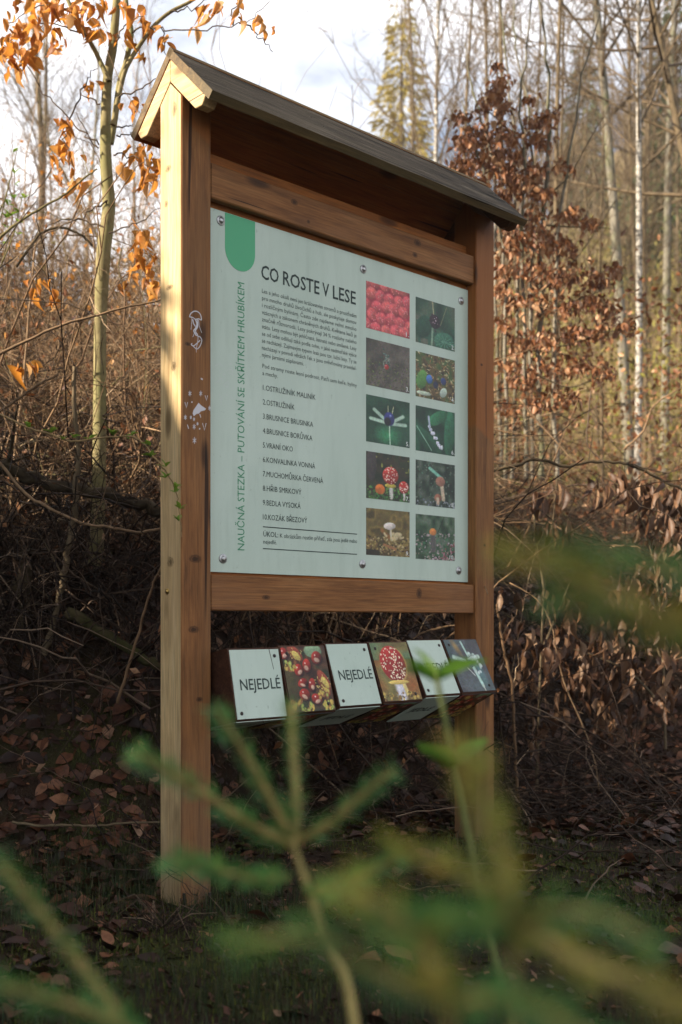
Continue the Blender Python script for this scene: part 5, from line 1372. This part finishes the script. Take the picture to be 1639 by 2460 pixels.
# moss and short grass in tufts
def blades(n, region, hgt, seed, mat, name, label, dens, wd=.0025):
    g = np.random.default_rng(seed)
    x = g.uniform(region[0], region[1], n * 3); y = g.uniform(region[2], region[3], n * 3)
    keep = (np.abs(x / y) < .36) & (g.random(len(x)) < dens(x, y)); x, y = x[keep][:n], y[keep][:n]
    n = len(x)
    TV = np.array([(-.5, 0, 0), (.5, 0, 0), (.38, .12, .55), (-.38, .12, .55), (0, .4, 1.0)]); TF = [np.array([[0, 1, 2, 3]]), np.array([[3, 2, 4]])]
    h = g.uniform(hgt[0], hgt[1], n); az = g.uniform(0, 6.28, n); ln = g.uniform(.2, 1.2, n)
    Ms = np.zeros((n, 3, 3)); c, s = np.cos(az), np.sin(az)
    Ms[:, 0, 0] = c * wd; Ms[:, 1, 0] = s * wd; Ms[:, 0, 1] = -s * h * ln; Ms[:, 1, 1] = c * h * ln; Ms[:, 2, 2] = h
    V, F = scatter(TV, TF, Ms, np.stack([x, y, ground_z(x, y) - .004], -1))
    o = link(name, mesh_np(name, V, F, M[mat])); tag(o, label, 'ground cover', kind='stuff')
patch = lambda x, y: sm(.0, .5, vnoise(x, y, 2.1) + .35) * np.where(y < 4.9, 1, .25)
blades(26000, (-1.2, 1.6, 2.3, 6.5), (.008, .028), 61, 'mossy', 'moss', 'low green moss on the ground before the board', patch, .004)
gp = lambda x, y: sm(.1, .6, vnoise(x, y, 1.6) + .25) * np.where(y < 4.4, 1, .1)
blades(9000, (-1.3, 1.6, 2.3, 5.2), (.03, .09), 62, 'grass', 'grass', 'thin short grass around the foot of the board', gp, .0022)

foot = lambda x, y: np.exp(-((x + .72) ** 2 + (y - 3.72) ** 2) / .018) + .8 * np.exp(-((x + .36) ** 2 + (y - 3.50) ** 2) / .012) + .6 * np.exp(-((x - .62) ** 2 + (y - 4.60) ** 2) / .02)
blades(2600, (-.95, .75, 3.3, 4.8), (.03, .085), 63, 'grass', 'moss_clump', 'dark moss and grass clumps round the feet of the posts', foot, .004)
for i_, (cx_, cy_, lab_) in enumerate(((-.52, 3.33, 'tuft of flattened straw in front of the left post'), (.95, 5.3, 'small straw tuft on the dark soil right of the right post'))):
    mb = MB(); gg = np.random.default_rng(200 + i_)
    for _ in range(38):
        a = gg.uniform(0, 6.28); L = gg.uniform(.06, .2); b0 = np.array([cx_ + gg.normal(0, .025), cy_ + gg.normal(0, .025), float(ground_z(cx_, cy_))])
        mb.add(*tube(np.array([b0, b0 + (math.cos(a) * L * .5, math.sin(a) * L * .5, L * gg.uniform(.2, .6)), b0 + (math.cos(a) * L, math.sin(a) * L, L * gg.uniform(.0, .4))]), [.0018, .0014, .0007], 3))
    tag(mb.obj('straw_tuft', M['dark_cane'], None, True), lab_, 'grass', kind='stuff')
# stouter stems standing in the thicket
g = np.random.default_rng(300)
for (x0_, y0_, x1_, y1_, d_, r_0, lab_) in ((20, 1330, 90, 560, 5.7, .010, 'stout brown stem leaning right in the thicket near the left edge'), (330, 1300, 300, 690, 6.0, .009, 'stout stem in the thicket between the beech trunk and the left post'), (120, 1250, 40, 700, 6.1, .008, 'stem leaning left in the thicket at the left edge'),
                                              (1010, 1560, 780, 1480, 5.6, .006, 'long pale cane lying slanted behind the gap under the panel'), (1100, 1500, 900, 1560, 5.7, .005, 'thin cane crossing behind the quiz blocks'), (1500, 1080, 1640, 930, 7.2, .008, 'stem slanting up to the right edge above the dry leaves'), (1210, 1380, 1390, 960, 7.0, .008, 'brown stem slanting up right behind the right post')):
    mid = [(x0_ + (x1_ - x0_) * t + g.normal(0, 12), y0_ + (y1_ - y0_) * t + g.normal(0, 8)) for t in (.3, .6)]
    branch_thing('bramble_stem', lab_, 'stem', [(x0_, y0_)] + mid + [(x1_, y1_)], d_, r_0, r_0 * .5, 'cane', 4, int(x0_))

# ------------------------------------------------------------------ budding shoots
TUFT = [leaf_shape(70 + i, .42, .4, .5, 4) for i in range(3)]
def tuft(root, o0, p, size, n, g, mat='bud', name='bud_leaf'):
    for k in range(n):
        d = leaf_dir(.2, g); d[2] = abs(d[2]) + g.uniform(.1, 1.2)
        o = bpy.data.objects.new(name, leaf_mesh(TUFT, k % 3, mat, name)); COL.objects.link(o); o.parent = root
        o.rotation_euler = Matrix(frame_x(d, g.uniform(-.5, .5)).tolist()).to_euler(); o.scale = (size * g.uniform(.7, 1.2),) * 3; o.location = p - o0
g = np.random.default_rng(71)
pp_ = [(-25, 985), (16, 1002), (68, 1028), (120, 1042), (173, 1060), (240, 1052), (314, 1049), (345, 1065), (366, 1091), (387, 1117), (405, 1142), (420, 1170), (428, 1205), (434, 1250), (437, 1290)]
dd_ = list(np.linspace(3.75, 3.4, 9)) + [3.4, 3.42, 3.43, 3.44, 3.44, 3.44]
pp = px_path(pp_, dd_, 3)
shoot = branch_thing('budding_branch', 'thin branch with fresh green buds crossing the left post', 'branch', pp_, dd_, .0042, .0016, 'shoot', 0, 72, 6)
o0 = np.array(shoot.location)
for (x, y, n) in ((70, 1020, 6), (128, 1030, 6), (178, 1035, 5), (150, 1052, 3), (218, 1050, 4), (278, 1035, 7), (322, 1035, 5), (305, 1052, 3), (372, 1062, 4), (363, 1097, 5), (405, 1110, 4), (392, 1147, 5), (425, 1168, 4), (424, 1180, 3), (436, 1218, 4), (425, 1246, 4)):
    i = np.argmin(np.hypot(pp[:, 0] / pp[:, 1] * FPX + 820 - x, YH - (pp[:, 2] - CH) / pp[:, 1] * FPX - y))
    q = pp[i]; tuft(shoot, o0, P(x, y + 8, q[1]) * .5 + q * .5, .030, n, g)
# green buds in the thicket at far left
for i, (x, y, n) in enumerate(((12, 470, 9), (45, 500, 8), (30, 400, 5), (20, 560, 5))):
    pth = [(x - 40, y + 130), (x - 15, y + 70), (x, y + 10), (x + 12, y - 40)]
    s_ = branch_thing('budding_branch', ['thin upright shoot with pale green buds at the left edge, above the greenish bough', 'second budding shoot from the left edge, right of its neighbours', 'topmost budding shoot in the bright gap at the left edge', 'lowest budding shoot at the left edge under the bright gap'][i], 'branch', pth, 5.2, .004, .0015, 'green_cane', 0, 80 + i, 5)
    oo = np.array(s_.location)
    for _ in range(n // 2 + 1): tuft(s_, oo, P(x + g.normal(0, 10), y + g.normal(0, 30), 5.2), .035, 3, g)

# ------------------------------------------------------------------ young spruces and a leafing shoot right before the lens
def needle_twig(pp, r0, g, per_m=900, nl=.017, tip_len=.25):
    """returns bark MB and needle MBs for one twig"""
    seg = np.linalg.norm(np.diff(pp, axis=0), axis=1); S = np.concatenate([[0], np.cumsum(seg)]); L = S[-1]
    n = max(8, int(L * per_m)); nl = nl * 1.18; s = np.sort(g.uniform(.02 * L, L, n))
    P_ = np.stack([np.interp(s, S, pp[:, k]) for k in range(3)], -1)
    i = np.clip(np.searchsorted(S, s) - 1, 0, len(pp) - 2); t = (pp[i + 1] - pp[i]) / (seg[i][:, None] + 1e-9)
    rd = g.normal(0, 1, (n, 3)); rd -= (rd * t).sum(1)[:, None] * t; rd /= np.linalg.norm(rd, axis=1)[:, None]
    d = t * g.uniform(.5, 1.0, n)[:, None] + rd; d /= np.linalg.norm(d, axis=1)[:, None]
    w_ = np.cross(d, t); w_ /= np.linalg.norm(w_, axis=1)[:, None] + 1e-9
    ln = nl * g.uniform(.7, 1.15, n)
    Ms = np.stack([d * ln[:, None], w_ * .0013, np.cross(d, w_) * .0009], -1)
    TV = np.array([(0, .4, 0), (0, -.4, 0), (.5, -1, .6), (.5, 1, .6), (1, 0, 0)]); TF = [np.array([[0, 1, 2, 3]]), np.array([[3, 2, 4]])]
    return scatter(TV, TF, Ms, P_)
def spruce(label, base, twl, seed, name='young_spruce', dens=900, thick=1.0, nl=.017):
    """twl: list of (points in space, radius, kind)"""
    g = np.random.default_rng(seed); base = np.array(base, float)
    r_ = empty(name, tuple(base)); tag(r_, label, 'spruce')
    for pts, r0, mat in twl:
        pp = smooth_path(pts, 5)
        mb = MB(); mb.add(*tube(pp - base, np.linspace(r0, r0 * .5, len(pp)), 7)); st = mb.obj('twig' if mat else 'stem', M['spruce_twig'], r_, True)
        if mat:
            V, F = needle_twig(pp, r0, g, dens, nl)
            o = link('needles', mesh_np('needles', V - base, F, M[mat]), st); o['kind'] = 'stuff'
def tw(px, d0, d1=None):
    d = np.linspace(d0, d1 if d1 else d0, len(px)); return [P(x, y, q) for (x, y), q in zip(px, d)]
D1 = .98
st_low = tw([(705, 2030), (745, 2150), (790, 2280), (850, 2450)], D1, D1); b1 = np.array([st_low[-1][0] + .035, D1, float(ground_z(.05, D1)) - .02])
spruce('thin young spruce with a whorl of green twigs before the quiz blocks', b1,
       [([b1, b1 * .5 + st_low[-1] * .5 + (.01, 0, 0)] + st_low[::-1], .0055, None),
        (tw([(708, 2030), (712, 1920), (705, 1800), (702, 1690)], D1), .0050, 'needle'), (tw([(700, 2015), (640, 1900), (575, 1790), (515, 1700)], D1, D1 - .08), .0042, 'needle'), (tw([(715, 2020), (790, 1980), (870, 1910), (945, 1850)], D1, D1 - .05), .0042, 'needle'),
        (tw([(700, 2028), (600, 1980), (470, 1895), (330, 1810)], D1, D1 - .12), .0044, 'needle'), (tw([(690, 2110), (600, 2110), (500, 2085), (410, 2070)], D1 - .02, D1 - .16), .0030, 'needle'), (tw([(745, 2150), (830, 2120), (960, 2060)], D1 - .02, D1 - .1), .003, 'needle')], 91, dens=1250, nl=.016)
D2 = .52
b2 = np.array([.115, D2 + .02, float(ground_z(.1, D2)) - .02]); hub = P(1228, 2206, D2)
spruce('very near blurred young spruce with yellowish twigs at the lower right', b2,
       [([b2, b2 * .5 + hub * .5, hub], .004, None),
        (tw([(1228, 2206), (1310, 2255), (1400, 2310), (1550, 2370), (1680, 2430)], D2, D2 - .09), .0034, 'needle_tip'), (tw([(1228, 2206), (1205, 2060), (1165, 1930), (1120, 1800)], D2, D2 - .05), .0028, 'needle_tip'), (tw([(1228, 2206), (1130, 2215), (1040, 2210), (930, 2235)], D2, D2 - .08), .0028, 'needle'),
        (tw([(1230, 2215), (1130, 2110), (1040, 2070), (930, 2020)], D2, D2 + .02), .0024, 'needle_tip'), (tw([(1228, 2206), (1330, 2190), (1450, 2200), (1560, 2260)], D2, D2 - .05), .0024, 'needle')], 92, dens=1250, nl=.015)
D3 = .48
b3 = np.array([.02, D3, float(ground_z(.02, D3)) - .02]); hub = P(1080, 2420, D3)
spruce('near blurred young spruce with broad green and yellow twigs at the bottom', b3,
       [([b3, b3 * .5 + hub * .5, hub], .004, None), (tw([(1080, 2420), (1040, 2320), (980, 2220), (820, 2120)], D3, D3 - .04), .0028, 'needle_tip'), (tw([(1080, 2420), (900, 2330), (740, 2250), (560, 2270)], D3, D3 - .02), .0026, 'needle'),
        (tw([(1080, 2420), (1180, 2400), (1300, 2430), (1450, 2520)], D3, D3 - .08), .003, 'needle')], 93, dens=1250, nl=.015)
D4 = .74
b4 = np.array([P(430, 2600, D4)[0], D4, float(ground_z(-.1, D4)) - .02]); hub = P(420, 2640, D4)
spruce('blurred spruce twigs rising from the lower left corner', b4,
       [([b4, hub], .005, None), (tw([(420, 2640), (300, 2460), (150, 2260), (60, 2150), (0, 2075)], D4, D4 - .05), .0042, 'needle'), (tw([(420, 2640), (330, 2500), (200, 2425), (0, 2370)], D4, D4 - .1), .0036, 'needle')], 94, dens=1250, nl=.016)
D5 = .46
b5 = np.array([.21, D5 + .06, float(ground_z(.2, D5)) - .02]); hub = np.array([.20, D5 + .06, 0.93])
spruce('blurred spruce twig reaching in from the right edge beside the right post', b5,
       [([b5, b5 * .5 + hub * .5, hub], .004, None), ([hub] + tw([(1640, 1500), (1500, 1440), (1360, 1370), (1200, 1320)], D5 + .02, D5), .0022, 'needle_tip'), ([hub] + tw([(1660, 1380), (1520, 1350), (1330, 1320)], D5 + .03, D5 + .02), .0018, 'needle'), ([hub] + tw([(1640, 1500), (1480, 1490), (1330, 1440)], D5 + .03, D5 + .02), .0018, 'needle')], 95, dens=1250, nl=.014)
# leafing shoot
D6 = 1.25
sp_ = tw([(1230, 2480), (1200, 2350), (1150, 2130), (1110, 1940), (1085, 1830), (1072, 1740), (1060, 1680), (1046, 1610)], D6); b6 = np.array([sp_[0][0] + .03, D6, float(ground_z(.2, D6)) - .02])
r_ = empty('leafing_shoot', tuple(b6)); tag(r_, 'blurred upright shoot with two tufts of fresh green leaves before the quiz blocks', 'shoot')
pp = smooth_path([b6, (b6 + sp_[0]) / 2] + sp_, 4); mb = MB(); mb.add(*tube(pp - b6, np.linspace(.0050, .0030, len(pp)), 7)); mb.obj('stem', M['green_cane'], r_, True)
for (x, y, lst) in ((1048, 1640, ((-60, -62, 1.1), (-30, -75, 1.0), (10, -50, .8), (92, -62, 1.15), (60, -40, .9), (-65, -40, .9))), (1082, 1850, ((-65, -75, 1.05), (-20, -60, 1.0), (66, -72, 1.1), (40, -55, .9), (10, -45, .7), (-50, -45, .8)))):
    q = P(x, y, D6)
    for k, (dx, dy, s_) in enumerate(lst):
        d = np.array([dx, g.normal(0, 35), -dy], float); L = math.hypot(dx, dy) / FPX * D6 * 1.28
        o = bpy.data.objects.new('leaf', leaf_mesh(TUFT, k % 3, 'bud_soft', 'leaf')); COL.objects.link(o); o.parent = r_
        o.rotation_euler = Matrix(frame_x(d, g.uniform(-.6, .6)).tolist()).to_euler(); o.scale = (L, L * 1.35, L); o.location = q - b6

# unseen spruces on the left bank and loose boughs overhead, added for shade
def shade_conifers():
    g = np.random.default_rng(99); mb = MB()
    for (x, y, H, Rw) in [(-7.0 + g.uniform(-.6, .6), -6 + i * 1.25, g.uniform(.6, 2.0) * (1 if i < 7 else .6), g.uniform(.7, 1.1)) for i in range(13)] + [(-6.9, 1.85, 2.3, .62), (-6.5, 2.05, 1.9, .5)]:  # last two are dense, added to keep the sun off the right post
        z = float(ground_z(x, y)); n = 260 if Rw > .62 else 520
        h = .05 + .95 * (1 - np.sqrt(g.random(n))); a = g.uniform(0, 6.28, n); rr = Rw * (1.03 - h) * np.sqrt(g.random(n))
        Ms = np.zeros((n, 3, 3))
        for i in range(n): Ms[i] = frame_x((math.cos(a[i]), math.sin(a[i]), -.35 + g.normal(0, .3)), g.uniform(-1, 1)) * .45 * g.uniform(.6, 1.3)
        TV = np.array([(0, -.2, 0), (1, 0, -.25), (0, .2, 0), (.55, 0, .12)]); TF = [np.array([[0, 1, 3], [3, 1, 2]])]
        V, F = scatter(TV, TF, Ms, np.stack([x + rr * np.cos(a), y + rr * np.sin(a), z + h * H], -1)); mb.add(V, F)
    # trunkless boughs, unseen above the clearing, added to keep sky light off the ground
    for (x, y, z, Rw) in [(-3.0, 1.6, 7.2, 2.0), (-1.0, 2.9, 7.6, 2.2), (1.8, 3.2, 8.0, 2.4), (3.6, 5.0, 8.4, 2.4), (.4, 5.4, 8.2, 2.2), (-2.8, 4.6, 8.2, 2.0), (4.6, 2.2, 8.0, 2.0), (2.2, 7.4, 8.9, 2.0)]:
        n = 800; a = g.uniform(0, 6.28, n); rr = Rw * np.sqrt(g.random(n)); Ms = np.zeros((n, 3, 3))
        for i in range(n): Ms[i] = frame_x((math.cos(a[i]), math.sin(a[i]), -.35 + g.normal(0, .3)), g.uniform(-1, 1)) * .5 * g.uniform(.6, 1.3)
        V, F = scatter(TV, TF, Ms, np.stack([x + rr * np.cos(a), y + rr * np.sin(a), z - rr * .3 + g.normal(0, .35, n)], -1)); mb.add(V, F)
    o = mb.obj('shade_spruces', M['far_needle']); tag(o, 'unseen spruces on the left bank and floating boughs, added for shade', 'thicket', kind='stuff')
shade_conifers()
